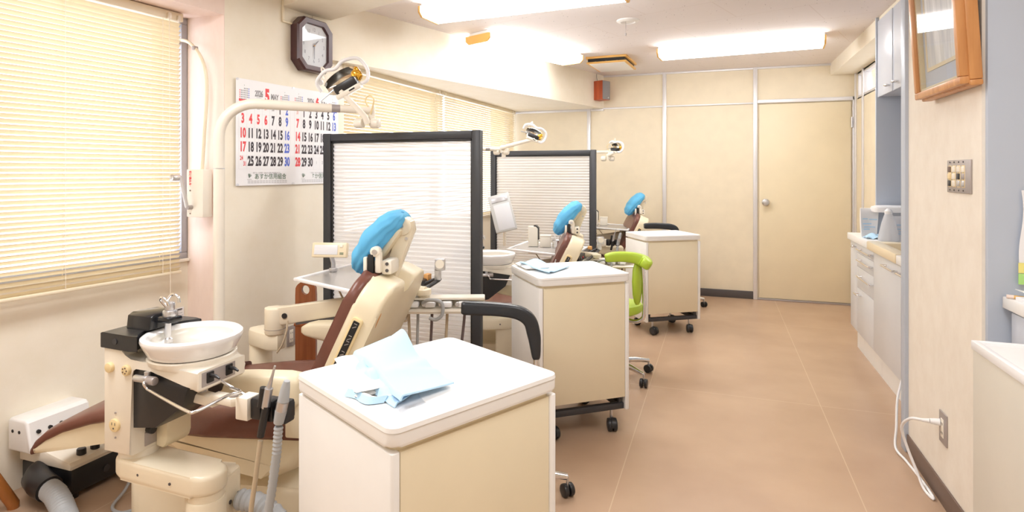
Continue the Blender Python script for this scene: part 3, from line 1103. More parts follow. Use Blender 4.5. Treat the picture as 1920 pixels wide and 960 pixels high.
# ------------------------------------------------------------------ dental chair (local x to the foot end, y to the camera side, z up)
def make_chair(label, loc, rz, group):
    t = thing('dental_chair', label, 'dental chair', loc, rz, group)
    b = MB()
    b.prism(rounded(-0.12, -0.2, 0.62, 0.2, 0.07), 0.0, 0.215, 'ivory', 'z', 0.03, seg=3)
    b.prism(rounded(-0.16, -0.24, 0.66, 0.24, 0.08), 0.0, 0.02, 'base_dark', 'z', 0.006)
    b.build('pedestal', t)
    l = MB()
    l.prism([(0.05, 0.2), (0.42, 0.2), (0.30, 0.36), (0.10, 0.34)], -0.12, 0.12, 'ivory_vinyl', 'y', 0.02)
    l.build('lift_column', t)
    # cream under-shell of seat: profile in side view
    s = MB()
    prof = [(0.46, 0.375), (0.30, 0.345), (0.13, 0.302), (0.05, 0.286), (0.0, 0.284), (-0.06, 0.31), (-0.105, 0.37), (-0.125, 0.45), (-0.12, 0.53), (-0.06, 0.50), (0.04, 0.425), (0.18, 0.425), (0.32, 0.44), (0.46, 0.455)]
    s.prism(prof, -0.285, 0.285, 'ivory_vinyl', 'y', 0.045, seg=4)
    s.build('seat_shell', t)
    # brown seat cushion with raised sides
    NS = 18

    def seat(u, v):
        x = -0.13 + 0.62 * u
        wv = 0.305 - 0.035 * max(0, (u - 0.6) / 0.4)
        y = -wv + 2 * wv * v
        q = abs(2 * v - 1)
        top = 0.505 - 0.03 * u + 0.045 * q ** 3 * (1 - u) + 0.03 * math.exp(-((u - 0.05) / 0.1) ** 2)
        edge = 0.0
        if q > 0.80:
            edge = ((q - 0.80) / 0.20) ** 2.2 * (0.085 - 0.02 * u)
        if u < 0.08:
            edge += ((0.08 - u) / 0.08) ** 2 * 0.05
        nose = 0.016 * math.exp(-((u - 0.27) / 0.13) ** 2) * (q ** 6)
        return (x, y, top - edge - nose)
    tb = MB()
    rings = []
    for i in range(NS + 1):
        u = i / NS
        up = [seat(u, j / 28) for j in range(29)]
        x = up[0][0]
        dn = [(x, up[28 - j][1] * 0.97, up[28 - j][2] * 0 + (0.425 - 0.01 * u)) for j in (0, 7, 14, 21, 28)]
        rings.append(up + dn)
    tb.loft(rings, 'brown')
    tb.build('seat', t, angle=60)
    # leg rest: cream shell with brown pad wrapped round the tip
    s = MB()
    s.prism([(0.44, 0.375), (0.70, 0.325), (0.90, 0.287), (0.985, 0.268), (0.992, 0.292), (0.93, 0.345), (0.85, 0.372), (0.70, 0.412), (0.44, 0.475)], -0.19, 0.19, 'ivory_vinyl', 'y', 0.018, seg=3)
    s.build('leg_rest_shell', t)
    rings = []
    for (x, zt, th, wv) in ((0.40, 0.505, 0.07, 0.262), (0.50, 0.500, 0.075, 0.245), (0.62, 0.482, 0.072, 0.22), (0.75, 0.444, 0.062, 0.205), (0.86, 0.402, 0.055, 0.2), (0.93, 0.366, 0.055, 0.196), (0.975, 0.33, 0.055, 0.19), (1.0, 0.295, 0.04, 0.182), (1.006, 0.272, 0.012, 0.17)):
        r = []
        for k in range(32):
            a = 2 * math.pi * k / 32
            c, sn = math.cos(a), math.sin(a)
            r.append((x, wv * math.copysign(abs(c) ** 0.5, c), zt - th / 2 + th / 2 * math.copysign(abs(sn) ** 0.55, sn)))
        rings.append(r)
    MB().loft(rings, 'brown').build('leg_rest', t, angle=60)
    # backrest
    U = Vector((-0.427, 0, 0.904))
    N = Vector((-0.904, 0, -0.427))
    O = Vector((-0.078, 0, 0.546))
    W = Vector((0, 1, 0))
    BM = Matrix(((W.x, U.x, N.x, O.x), (W.y, U.y, N.y, O.y), (W.z, U.z, N.z, O.z), (0, 0, 0, 1)))   # (y, up, back)
    hw, top = 0.268, 0.452
    out = [(-0.235, -0.07), (0.235, -0.07), (hw - 0.008, 0.05), (hw, 0.2), (hw, top - 0.09)]
    for k in range(1, 7):
        a = math.radians(15 * k)
        out.append((hw - 0.09 + 0.09 * math.cos(a), top - 0.09 + 0.09 * math.sin(a)))
    nt = [(0.062, top), (0.05, top - 0.012), (0.042, top - 0.055), (0.030, top - 0.066), (-0.030, top - 0.066), (-0.042, top - 0.055), (-0.05, top - 0.012), (-0.062, top)]
    left = [(-x, y) for x, y in reversed(out[2:])]
    shell = out + nt + left
    s = MB()
    s.prism(shell, 0.026, 0.118, 'ivory_vinyl', 'z', 0.016, mx=BM, seg=3)
    s.build('backrest_shell', t, angle=50)
    pad = [(x * 0.985, y * 0.995 + 0.002) for x, y in out] + [(0, top)] + [(x * 0.985, y * 0.995 + 0.002) for x, y in left]
    s = MB()
    s.prism(pad, -0.012, 0.032, 'brown', 'z', 0.017, mx=BM, seg=3)
    s.build('backrest', t, angle=50)
    # split in the vinyl of the back
    tr = MB().prism([(0.228, 0.315), (0.238, 0.330), (0.243, 0.352), (0.236, 0.372), (0.229, 0.362), (0.226, 0.340)], 0.108, 0.1190, 'orange_worn', 'z', mx=BM)
    tr.build('vinyl_tear', t)
    # side slot plate on the camera side
    p = MB()
    SM = Matrix(((U.x, N.x, 0, O.x), (0, 0, 1, 0), (U.z, N.z, 0, O.z), (0, 0, 0, 1)))     # (up, back, y)
    p.prism(rounded(0.085, 0.046, 0.335, 0.084, 0.010, 3), 0.262, 0.276, 'ivory_y', 'z', 0.003, mx=SM)
    p.build('side_bezel', t)
    p = MB()
    p.prism(rounded(0.10, 0.054, 0.325, 0.076, 0.003, 2), 0.272, 0.2775, 'black_slot', 'z', mx=SM)
    p.build('side_slot', t)
    p = MB()
    for uu in (0.305, 0.262, 0.242, 0.205):
        for q in (-1, 1):
            p.prism([(uu - 0.006, 0.060), (uu - 0.003, 0.060), (uu + 0.006, 0.071), (uu + 0.003, 0.071)] if q > 0 else [(uu + 0.010, 0.060), (uu + 0.0125, 0.060), (uu + 0.0125, 0.071), (uu + 0.010, 0.071)], 0.277, 0.2782, 'steel', 'z', mx=SM)
    for uu in (0.118, 0.145):
        p.lathe([(0, 0.012), (0.007, 0.011), (0.009, 0.004), (0.009, 0)], SM @ Vector((uu, 0.065, 0.277)), 'ivory_w', 14, axis='y')
    p.build('side_catch', t)
    # arm rests
    for sgn in (1, -1):
        a = MB()
        rr = []
        x0, x1 = (-0.115, 0.20)
        for (x, wv, z0, z1) in ((x0, 0.030, 0.57, 0.635), (x0 + 0.012, 0.040, 0.553, 0.652), (x0 + 0.05, 0.043, 0.55, 0.657), (0.05, 0.043, 0.562, 0.655), (0.14, 0.04, 0.58, 0.65), (x1 - 0.02, 0.034, 0.59, 0.64), (x1, 0.02, 0.60, 0.628)):
            rr.append([(x, 0.325 * sgn + yy, zz) for yy, zz in [(q[0], q[1]) for q in [(wv * math.copysign(abs(math.cos(2 * math.pi * k / 24)) ** 0.5, math.cos(2 * math.pi * k / 24)), (z0 + z1) / 2 + (z1 - z0) / 2 * math.copysign(abs(math.sin(2 * math.pi * k / 24)) ** 0.5, math.sin(2 * math.pi * k / 24))) for k in range(24)]]])
        a.loft(rr, 'ivory_vinyl')
        a.build('armrest', t, angle=60)
        MB().b2((-0.11, 0.30 * sgn - 0.02, 0.44), (-0.05, 0.30 * sgn + 0.02, 0.57), 'ivory', 0.008).build('armrest_bracket', t)
    # head rest: stem, pivot, cream cup and blue paper cover
    st = MB()
    st.prism([(-0.262, 0.87), (-0.305, 0.865), (-0.392, 1.085), (-0.385, 1.118), (-0.352, 1.13), (-0.335, 1.10)], -0.026, 0.026, 'ivory', 'y', 0.008)
    st.cyl((-0.352, 0.0, 1.1), 0.034, 0.064, 'ivory', 'y', 24, 0.005)
    st.cyl((-0.352, 0.033, 1.1), 0.006, 0.006, 'steel', 'y', 12)
    for (x, z) in ((-0.366, 1.055), (-0.305, 0.925)):
        st.cyl((x, 0.026, z), 0.006, 0.004, 'steel', 'y', 10)
    st.build('headrest_stem', t)
    L = Vector((-0.585, 0, 0.811))
    F = Vector((0.811, 0, 0.585))
    C = Vector((-0.252, 0, 1.052))
    HM = Matrix(((F.x, 0, L.x, C.x), (0, 1, 0, 0), (F.z, 0, L.z, C.z), (0, 0, 0, 1)))
    cup = MB()
    cup.box((-0.052, 0, 0.0), (0.03, 0.12, 0.18), 'ivory_vinyl', 0.014, mx=HM)
    cup.tube([HM @ Vector((-0.06, 0, 0.05)), (-0.345, 0, 1.095)], 0.02, 'ivory', 12)
    cup.build('headrest_cup', t)
    cv = MB()

    def cover(u, v):
        th = math.pi * (u * 0.98 + 0.01)
        ph = 2 * math.pi * v
        cz, sz = math.cos(th), math.sin(th)
        z = 0.134 * math.copysign(abs(cz) ** 0.85, cz)
        r = sz ** 0.62
        a = math.cos(ph)
        wr = 1 + 0.10 * abs(math.sin(th * 4.6 + 0.9 * math.sin(ph + 0.6) + 0.4)) ** 0.6 + 0.05 * math.sin(th * 12 + 2.4 * math.sin(ph * 2)) + 0.07 * math.sin(ph * 13 + th * 4) * (0.2 + 0.8 * (a < 0)) + 0.10 * math.sin(ph * 11 + th * 5) * abs(cz) ** 3 - 0.06
        x = (0.043 if a > 0 else 0.052) * math.copysign(abs(a) ** 0.8, a) * r * wr - 0.018 * (z / 0.134) ** 2
        y = 0.134 * math.copysign(abs(math.sin(ph)) ** 0.8, math.sin(ph)) * r * (1 + 0.3 * (wr - 1))
        return HM @ Vector((x, y, z))
    cv.grid(cover, 48, 72, 'bluepaper')
    cv.build('headrest_cover', t, angle=80)
    kb = MB()
    kb.box((-0.30, 0.135, 0.985), (0.022, 0.024, 0.075), 'ivory_w', 0.006)
    kb.box((-0.275, 0.142, 0.975), (0.02, 0.02, 0.075), 'black_slot', 0.003)
    kb.box((-0.256, 0.142, 0.965), (0.014, 0.022, 0.078), 'ivory_w', 0.005)
    kb.cyl((-0.29, 0.135, 1.022), 0.018, 0.03, 'ivory_w', 'y', 20, 0.004)
    kb.cyl((-0.29, 0.152, 1.022), 0.009, 0.004, 'steel', 'y', 14)
    kb.box((-0.325, 0.085, 0.965), (0.04, 0.09, 0.052), 'ivory_w', 0.01)
    for z in (0.955, 0.978):
        kb.cyl((-0.328, 0.131, z), 0.006, 0.004, 'base_dark', 'y', 10)
    kb.build('headrest_lock', t)
    # junction box and hose on the floor plate beside the base
    j = MB()
    j.prism(rounded(0.02, 0.435, 0.15, 0.54, 0.025), 0.0, 0.415, 'ivory', 'z', 0.010)
    j.prism(rounded(0.03, 0.19, 0.13, 0.46, 0.02), 0.0, 0.14, 'ivory', 'z', 0.008)
    for (y, z) in ((0.505, 0.335), (0.485, 0.322), (0.465, 0.340)):
        j.cyl((0.0195, y, z), 0.006, 0.004, 'base_dark', 'x', 10)
    j.build('service_box', t)
    return t


CHAIR = make_chair('dental chair nearest the camera, brown seat and torn cream back', (-1.44, 1.84, 0), math.radians(193), 'dental chairs')


# ------------------------------------------------------------------ cuspidor unit (built in room coordinates of the first bay)
def make_cuspidor(label):
    t = thing('cuspidor_unit', label, 'cuspidor unit', (-1.29, 1.27, 0), 0, 'cuspidor units')
    K = dict(parent=t, world=True)
    p = MB()
    p.cyl((-1.373, 1.285, 0.19), 0.052, 0.38, 'ivory', 'z', 32, 0.008)
    p.build('post', **K)
    a = MB()
    pts = []
    for k in range(13):
        ang = math.radians(-90 + 15 * k)
        pts.append((-1.373 + 0.055 * math.cos(ang), 1.285 + 0.055 * math.sin(ang)))
    for k in range(13):
        ang = math.radians(90 + 15 * k)
        pts.append((-1.652 + 0.060 * math.cos(ang), 1.300 + 0.060 * math.sin(ang)))
    a.prism(pts, 0.398, 0.457, 'ivory', 'z', 0.014, seg=3)
    a.cyl((-1.373, 1.285, 0.389), 0.047, 0.03, 'ivory', 'z', 32)
    for (x, y) in ((-1.58, 1.2385), (-1.45, 1.2315)):
        a.cyl((x, y, 0.425), 0.004, 0.003, 'base_dark', 'y', 10)
    a.build('swing_arm', **K)
    # body: column and head in one enamelled case
    b = MB()
    prof = [(-1.71, 0.478), (-1.600, 0.478), (-1.600, 0.715), (-1.594, 0.731), (-1.580, 0.739), (-1.52, 0.732), (-1.40, 0.706), (-1.350, 0.692), (-1.343, 0.698), (-1.343, 0.750), (-1.60, 0.752), (-1.628, 0.764), (-1.630, 0.783), (-1.71, 0.783)]
    b.prism(prof, 1.232, 1.40, 'ivory_w', 'y', 0.006)
    b.cyl((-1.652, 1.30, 0.466), 0.054, 0.026, 'ivory_w', 'z', 30)
    b.build('body', **K)
    rec = MB()
    rec.prism([(-1.602, 0.715), (-1.596, 0.729), (-1.575, 0.737), (-1.39, 0.702), (-1.416, 0.64), (-1.516, 0.568), (-1.602, 0.556)], 1.240, 1.385, 'black', 'y', 0.004)
    rec.build('recess_panel', **K)
    pod = MB()
    pod.prism([(-1.60, 0.474), (-1.575, 0.470), (-1.560, 0.480), (-1.553, 0.50), (-1.553, 0.565), (-1.60, 0.565)], 1.31, 1.40, 'ivory_vinyl', 'y', 0.010)
    pod.build('junction_pod', **K)
    kn = MB()
    kn.cyl((-1.592, 1.29, 0.535), 0.013, 0.022, 'black', 'x', 16, 0.003)
    kn.box((-1.5985, 1.30, 0.508), (0.003, 0.05, 0.04), 'greyp', 0.001)
    kn.build('side_knob', **K)
    s = MB()
    cut = [(-1.478 + 0.143 * math.cos(math.radians(q)), 1.335 + 0.143 * math.sin(math.radians(q))) for q in range(130, 231, 10)]
    s.prism([(-1.714, 1.43), (-1.714, 1.226), (-1.567, 1.226)] + cut[::-1] + [(-1.57, 1.45), (-1.60, 1.455), (-1.69, 1.455)], 0.783, 0.828, 'black', 'z', 0.003)
    s.cyl((-1.655, 1.2255, 0.806), 0.009, 0.003, 'steel_dark', 'y', 16)
    s.build('top_cover', **K)
    s = MB()
    s.prism([(1.28, 0.828), (1.38, 0.828), (1.38, 0.872), (1.30, 0.876), (1.285, 0.868)], -1.685, -1.585, 'black_gloss', 'x', 0.008)
    s.box((-1.57, 1.322, 0.858), (0.08, 0.05, 0.018), 'black_gloss', 0.007)
    s.build('spout_housing', **K)
    f = MB()
    f.cyl((-1.545, 1.322, 0.862), 0.020, 0.022, 'steel', 'z', 20, 0.004)
    f.cyl((-1.545, 1.322, 0.882), 0.014, 0.03, 'steel', 'z', 20, 0.004)
    f.tube([(-1.545, 1.31, 0.885), (-1.555, 1.30, 0.905), (-1.545, 1.295, 0.915), (-1.527, 1.295, 0.908), (-1.522, 1.298, 0.893)], 0.004, 'chrome', 10, smooth=6)
    f.tube([(-1.57, 1.335, 0.865), (-1.565, 1.33, 0.895), (-1.545, 1.33, 0.918), (-1.522, 1.33, 0.912), (-1.516, 1.33, 0.895)], 0.004, 'chrome', 10, smooth=6)
    f.tube([(-1.545, 1.315, 0.852), (-1.545, 1.315, 0.80), (-1.543, 1.316, 0.782)], [0.009, 0.009, 0.006], 'steel', 12)
    f.lathe([(0.004, 0), (0.011, 0.006), (0.011, 0.016), (0.006, 0.022)], (-1.543, 1.316, 0.772), 'steel', 14)
    f.bm.transform(Matrix.Translation((-0.01, 0, 0.012)))
    f.build('spout', **K)
    # porcelain bowl
    CB = (-1.478, 1.335)
    w = MB()
    w.lathe([(0.110, 0.764), (0.117, 0.768), (0.126, 0.786), (0.1345, 0.803), (0.1375, 0.812), (0.136, 0.819), (0.130, 0.8235), (0.122, 0.8235), (0.115, 0.820), (0.110, 0.811)], (CB[0], CB[1], 0), 'porcelain', 48)
    w.lathe([(0.110, 0.811), (0.106, 0.798), (0.090, 0.780), (0.05, 0.771), (0.016, 0.769), (0.0, 0.766)], (CB[0], CB[1], 0), 'porcelain_in', 48)
    w.build('bowl', **K)
    u = MB()
    rings = []
    for (z, hx, hy, p, ox) in ((0.690, 0.092, 0.085, 8, 0.030), (0.715, 0.098, 0.092, 7, 0.028), (0.735, 0.104, 0.100, 4, 0.018), (0.746, 0.117, 0.116, 2.1, 0.002), (0.760, 0.120, 0.120, 2.0, 0), (0.763, 0.117, 0.117, 2.0, 0)):
        rings.append(rect_ring(CB[0] + ox, CB[1], z, hx, hy, 40, p))
    u.loft(rings, 'ivory_w')
    u.cyl((CB[0], CB[1], 0.7635), 0.111, 0.004, 'base_dark', 'z', 40)
    u.build('bowl_support', **K)
    sw = MB()
    for y in (1.268, 1.335):
        sw.box((-1.341, y, 0.726), (0.006, 0.024, 0.030), 'black_slot', 0.002)
        sw.tube([(-1.339, y, 0.731), (-1.318, y - 0.004, 0.733), (-1.302, y - 0.006, 0.728)], [0.0055, 0.005, 0.003], 'black', 8)
    sw.box((-1.3435, 1.30, 0.724), (0.004, 0.118, 0.040), 'greyp', 0.001)
    sw.build('switch', **K)
    kn = MB()
    kn.cyl((-1.679, 1.228, 0.728), 0.0145, 0.014, 'ivory_y', 'y', 24, 0.003)
    kn.build('cap', **K)
    kn = MB()
    kn.cyl((-1.612, 1.228, 0.727), 0.0155, 0.012, 'ivory_y', 'y', 24, 0.003)
    for k in range(5):
        an = k * 1.256
        kn.cyl((-1.612 + 0.008 * math.cos(an), 1.2215, 0.727 + 0.008 * math.sin(an)), 0.0022, 0.002, 'base_brown', 'y', 8)
    kn.build('socket_cap', **K)
    ou = MB()
    ou.cyl((-1.66, 1.229, 0.561), 0.019, 0.009, 'ivory_y', 'y', 26, 0.002)
    for dx in (-0.006, 0.006):
        ou.box((-1.66 + dx, 1.2245, 0.566), (0.0022, 0.001, 0.008), 'base_dark')
    ou.cyl((-1.66, 1.2245, 0.553), 0.0028, 0.001, 'base_dark', 'y', 8)
    for z in (0.596, 0.524):
        ou.cyl((-1.66, 1.231, z), 0.003, 0.003, 'greyp', 'y', 8)
    ou.build('power_socket', **K)
    v = MB()
    v.cyl((-1.545, 1.222, 0.712), 0.010, 0.05, 'steel', 'x', 16, 0.002)
    v.cyl((-1.507, 1.222, 0.711), 0.012, 0.03, 'greyp', 'x', 16, 0.003)
    v.tube([(-1.53, 1.228, 0.712), (-1.53, 1.228, 0.732)], 0.008, 'steel', 12)
    v.build('water_tap', **K)
    r = MB()
    r.tube([(-1.535, 1.235, 0.714), (-1.518, 1.208, 0.708), (-1.512, 1.212, 0.693), (-1.487, 1.205, 0.690), (-1.30, 1.148, 0.685), (-1.262, 1.152, 0.686), (-1.245, 1.235, 0.698), (-1.25, 1.285, 0.690), (-1.30, 1.30, 0.690)], 0.0042, 'chrome', 10, smooth=5)
    r.tube([(-1.345, 1.31, 0.700), (-1.25, 1.31, 0.668)], 0.004, 'chrome', 8)
    r.build('towel_rail', **K)
    ar = MB()
    ar.tube([(-1.40, 1.30, 0.672), (-1.40, 1.30, 0.628)], 0.012, 'steel', 12)
    ar.prism([(-1.425, 1.28), (-1.335, 1.268), (-1.33, 1.302), (-1.42, 1.316)], 0.616, 0.646, 'ivory_w', 'z', 0.006)
    ar.prism([(-1.345, 1.27), (-1.262, 1.262), (-1.25, 1.274), (-1.25, 1.29), (-1.262, 1.30), (-1.345, 1.302)], 0.63, 0.654, 'ivory_w', 'z', 0.005)
    ar.cyl((-1.27, 1.281, 0.656), 0.012, 0.006, 'greyp', 'z', 18)
    ar.prism([(-1.245, 1.262), (-1.205, 1.262), (-1.205, 1.31), (-1.245, 1.31)], 0.60, 0.662, 'ivory_w', 'z', 0.004)
    ar.bm.transform(Matrix.Translation((0, 0, 0.022)))
    ar.build('tool_arm', **K)
    ho = MB()
    for x in (-1.188, -1.148, -1.105):
        ho.box((x, 1.292, 0.640), (0.034, 0.04, 0.058), 'black', 0.005)
    ho.box((-1.15, 1.305, 0.64), (0.12, 0.02, 0.04), 'black', 0.003)
    ho.bm.transform(Matrix.Translation((0, 0, 0.014)))
    ho.build('tool_holder', **K)
    to = MB()
    to.tube([(-1.112, 1.262, 0.770), (-1.12, 1.262, 0.745), (-1.133, 1.262, 0.705)], [0.003, 0.0035, 0.007], 'steel', 10)
    to.tube([(-1.132, 1.262, 0.708), (-1.143, 1.262, 0.655)], [0.011, 0.011], 'steel', 12)
    to.tube([(-1.150, 1.262, 0.708), (-1.160, 1.262, 0.655)], [0.009, 0.009], 'black', 12)
    to.tube([(-1.140, 1.262, 0.66), (-1.160, 1.262, 0.575)], [0.011, 0.0095], 'black', 12)
    to.bm.transform(Matrix.Translation((0, 0, 0.014)))
    to.build('saliva_ejector', **K)
    MB().tube([(-1.160, 1.262, 0.578), (-1.170, 1.255, 0.48), (-1.182, 1.25, 0.38), (-1.19, 1.25, 0.25), (-1.20, 1.28, 0.12), (-1.24, 1.40, 0.06)], 0.0065, 'hose_t', 10, smooth=6).build('thin_tube', **K)
    vc = MB()
    vc.tube([(-1.073, 1.262, 0.735), (-1.078, 1.262, 0.715), (-1.085, 1.262, 0.68)], [0.008, 0.012, 0.015], 'hose', 14)
    vc.tube([(-1.085, 1.262, 0.68), (-1.092, 1.262, 0.655)], 0.015, 'steel', 14)
    vc.tube([(-1.092, 1.262, 0.655), (-1.10, 1.262, 0.62)], [0.0155, 0.013], 'hose', 14)
    vc.bm.transform(Matrix.Translation((0, 0, 0.014)))
    vc.build('suction_handpiece', **K)
    path = [Vector(q) for q in ((-1.10, 1.262, 0.625), (-1.105, 1.26, 0.55), (-1.118, 1.258, 0.46), (-1.135, 1.255, 0.36), (-1.16, 1.26, 0.25), (-1.20, 1.30, 0.15), (-1.26, 1.42, 0.10))]
    vh = MB()
    Q = []
    for i in range(len(path) - 1):
        for k in range(14):
            Q.append(path[i].lerp(path[i + 1], k / 14))
    vh.tube(Q, [0.0125 if i % 2 else 0.0105 for i in range(len(Q))], 'hose', 12)
    vh.build('suction_hose', **K)
    path = [Vector(q) for q in ((-1.335, 1.365, 0.335), (-1.27, 1.375, 0.330), (-1.21, 1.375, 0.305), (-1.16, 1.37, 0.25), (-1.14, 1.36, 0.16), (-1.14, 1.36, 0.04))]
    Q = []
    for i in range(len(path) - 1):
        for k in range(8):
            Q.append(path[i].lerp(path[i + 1], k / 8))
    MB().tube(Q, [0.030 if i % 2 else 0.026 for i in range(len(Q))], 'hose', 16).build('drain_hose', **K)
    return t


CUSP = make_cuspidor('cuspidor unit nearest the camera, white bowl beside black and cream column')


# ------------------------------------------------------------------ instrument tray on its arm
def make_tray(label):
    t = thing('instrument_tray_unit', label, 'instrument tray', (-2.02, 2.20, 0), 0, 'instrument trays')
    K = dict(parent=t, world=True)
    b = MB()
    b.cyl((-2.02, 2.20, 0.25), 0.05, 0.5, 'ivory', 'z', 24, 0.006)
    b.cyl((-2.02, 2.20, 0.01), 0.09, 0.02, 'ivory', 'z', 24, 0.004)
    b.build('post', **K)
    a = MB()
    a.prism([(-2.07, 2.18), (-2.04, 2.145), (-1.90, 2.10), (-1.85, 2.115), (-1.845, 2.16), (-1.875, 2.185), (-2.0, 2.255), (-2.05, 2.24)], 0.50, 0.575, 'ivory', 'z', 0.012)
    a.build('lower_arm', **K)
    k = MB()
    k.cyl((-1.885, 2.14, 0.63), 0.045, 0.12, 'ivory', 'z', 28, 0.01)
    k.cyl((-1.885, 2.14, 0.595), 0.046, 0.002, 'greyp', 'z', 28)
    k.build('elbow', **K)
    D = Vector((0.49, 0.115, 0.075)).normalized()
    u = MB()
    X = Vector((D.x, D.y, 0)).normalized()
    Yv = Vector((-X.y, X.x, 0))
    AM = Matrix(((X.x, Yv.x, 0, -1.885), (X.y, Yv.y, 0, 2.14), (0, 0, 1, 0.655), (0, 0, 0, 1)))
    u.prism([(-0.04, -0.035), (0.05, -0.04), (0.62, 0.06), (0.62, 0.135), (0.05, 0.04), (-0.04, 0.035)], -0.028, 0.028, 'ivory', 'y', 0.012, mx=AM)
    u.prism([(0.11, -0.036), (0.60, 0.050), (0.60, 0.058), (0.11, -0.028)], -0.026, 0.026, 'base_dark', 'y', mx=AM)
    u.cyl((0.06, -0.030, 0.004), 0.012, 0.006, 'black', 'y', 18, mx=AM)
    u.cyl((0.40, -0.030, 0.062), 0.008, 0.006, 'steel', 'y', 16, mx=AM)
    u.build('upper_arm', **K)
    n = MB()
    n.cyl((-1.34, 2.27, 0.775), 0.032, 0.06, 'ivory', 'z', 20, 0.006)
    n.prism([(-1.66, 2.20), (-1.36, 2.20), (-1.36, 2.40), (-1.66, 2.40)], 0.785, 0.808, 'ivory_w', 'z', 0.006)
    n.build('tray_mount', **K)
    # tray: white frame with smoked glass
    A = Vector((-1.815, 2.175, 0))
    E1 = Vector((0.527, -0.20, 0))
    E2 = Vector((-0.004, 0.49, 0))
    e1, e2 = E1.normalized(), E2.normalized()
    TM = Matrix(((e1.x, e2.x, 0, A.x), (e1.y, e2.y, 0, A.y), (0, 0, 1, 0.806), (0, 0, 0, 1)))
    l1, l2 = E1.length, E2.length
    fr = MB()
    for (x0, y0, x1, y1) in ((0, 0, l1, 0.022), (0, l2 - 0.022, l1, l2), (0, 0.02, 0.022, l2 - 0.02), (l1 - 0.022, 0.02, l1, l2 - 0.02)):
        fr.b2((x0, y0, 0), (x1, y1, 0.014), 'white_plastic', 0.004, mx=TM)
    fr.build('tray_frame', **K)
    MB().b2((0.02, 0.02, 0.002), (l1 - 0.02, l2 - 0.02, 0.008), 'tray_glass', mx=TM).build('tray_plate', **K)
    c = MB()
    c.b2((l1 - 0.012, 0.06, -0.045), (l1 + 0.03, l2 - 0.005, 0.002), 'black', 0.005, mx=TM)
    c.build('control_panel', **K)
    c = MB()
    for i, (y, m) in enumerate(((0.14, 'steel'), (0.19, 'ink_red'), (0.22, 'steel'), (0.28, 'steel'), (0.33, 'greyp'), (0.38, 'steel'))):
        c.box((l1 + 0.031, y, -0.02), (0.006, 0.016, 0.014), m, 0.002, mx=TM)
    c.box((l1 + 0.02, l2 - 0.02, 0.006), (0.03, 0.04, 0.03), 'orange_worn', 0.004, mx=TM)
    c.build('control_button', **K)
    h = MB()
    h.tube([TM @ Vector(q) for q in ((l1 - 0.03, 0.02, -0.03), (l1 + 0.045, 0.05, -0.045), (l1 + 0.085, 0.30, -0.02), (l1 + 0.095, 0.47, 0.0), (l1 + 0.06, 0.50, -0.005), (l1 + 0.02, 0.42, -0.02))], 0.009, 'black', 10, smooth=6)
    h.build('handle', **K)
    # film viewer on a stalk at the back of the tray
    vst = MB()
    vst.tube([(-1.765, 2.40, 0.81), (-1.765, 2.40, 0.86), (-1.758, 2.375, 0.90)], 0.011, 'steel', 12)
    vst.cyl((-1.765, 2.40, 0.825), 0.02, 0.016, 'steel', 'z', 16, 0.003)
    vst.build('viewer_stalk', **K)
    vw = MB()
    VM = Matrix.Translation((-1.752, 2.36, 0.925)) @ Matrix.Rotation(math.radians(14), 4, 'Z') @ Matrix.Rotation(math.radians(-12), 4, 'X')
    vw.box((0, 0, 0), (0.172, 0.032, 0.070), 'beige', 0.006, mx=VM)
    vw.build('viewer', **K)
    vs = MB()
    vs.box((-0.015, -0.017, 0), (0.115, 0.003, 0.046), 'lcd', 0.001, mx=VM)
    vs.box((0.06, -0.018, 0.018), (0.016, 0.005, 0.012), 'ivory_w', 0.002, mx=VM)
    vs.box((0.063, -0.0168, -0.014), (0.018, 0.002, 0.003), 'ink_green', mx=VM)
    vs.box((0.063, -0.0168, -0.02), (0.018, 0.002, 0.003), 'ink_green', mx=VM)
    vs.build('viewer_screen', **K)
    ga = MB()
    GMx = Matrix.Translation((-1.19, 2.40, 0.88)) @ Matrix.Rotation(math.radians(20), 4, 'Z')
    ga.box((0, 0, 0), (0.046, 0.03, 0.055), 'steel', 0.006, mx=GMx)
    ga.cyl((0, -0.017, 0.004), 0.02, 0.006, 'ivory_w', 'y', 20, mx=GMx)
    ga.box((-0.01, 0, -0.045), (0.03, 0.02, 0.05), 'steel', 0.003, mx=GMx)
    ga.build('gauge', **K)
    # handpiece bracket reaching out under the tray
    br = MB()
    br.tube([(-1.30, 2.24, 0.795), (-1.18, 2.24, 0.79)], 0.02, 'ivory', 12)
    br.cyl((-1.19, 2.24, 0.787), 0.034, 0.026, 'ivory', 'z', 24, 0.005)
    br.tube([(-1.19, 2.24, 0.785), (-1.19, 2.24, 0.755)], 0.02, 'ivory', 14)
    br.build('bracket_arm', **K)
    HX = Vector((0.40, 0.155, 0)).normalized()
    HY = Vector((-HX.y, HX.x, 0))
    BRM = Matrix(((HX.x, HY.x, 0, -1.285), (HX.y, HY.y, 0, 2.215), (0, 0, 1, 0.735), (0, 0, 0, 1)))
    br = MB()
    br.prism([(0.050, -0.03), (-0.065, -0.03), (-0.070, -0.020), (-0.060, -0.014), (0.020, -0.010), (0.020, 0.016), (-0.035, 0.022), (-0.035, 0.030), (0.035, 0.030), (0.050, 0.016)], 0.0, 0.36, 'ivory_w', 'x', 0.004, mx=BRM)
    br.b2((-0.012, -0.07, -0.032), (0.012, 0.055, 0.03), 'ivory_w', 0.006, mx=BRM)
    br.build('handpiece_bracket', **K)
    for x in (0.06, 0.13, 0.20, 0.27):
        q = MB()
        q.box((x, -0.03, 0.004), (0.045, 0.05, 0.024), 'white_plastic', 0.008, mx=BRM)
        q.cyl((x - 0.025, -0.045, 0.006), 0.010, 0.02, 'steel', 'y', 14, 0.002, mx=BRM)
        q.build('handpiece_holder', **K)
    lp = MB()
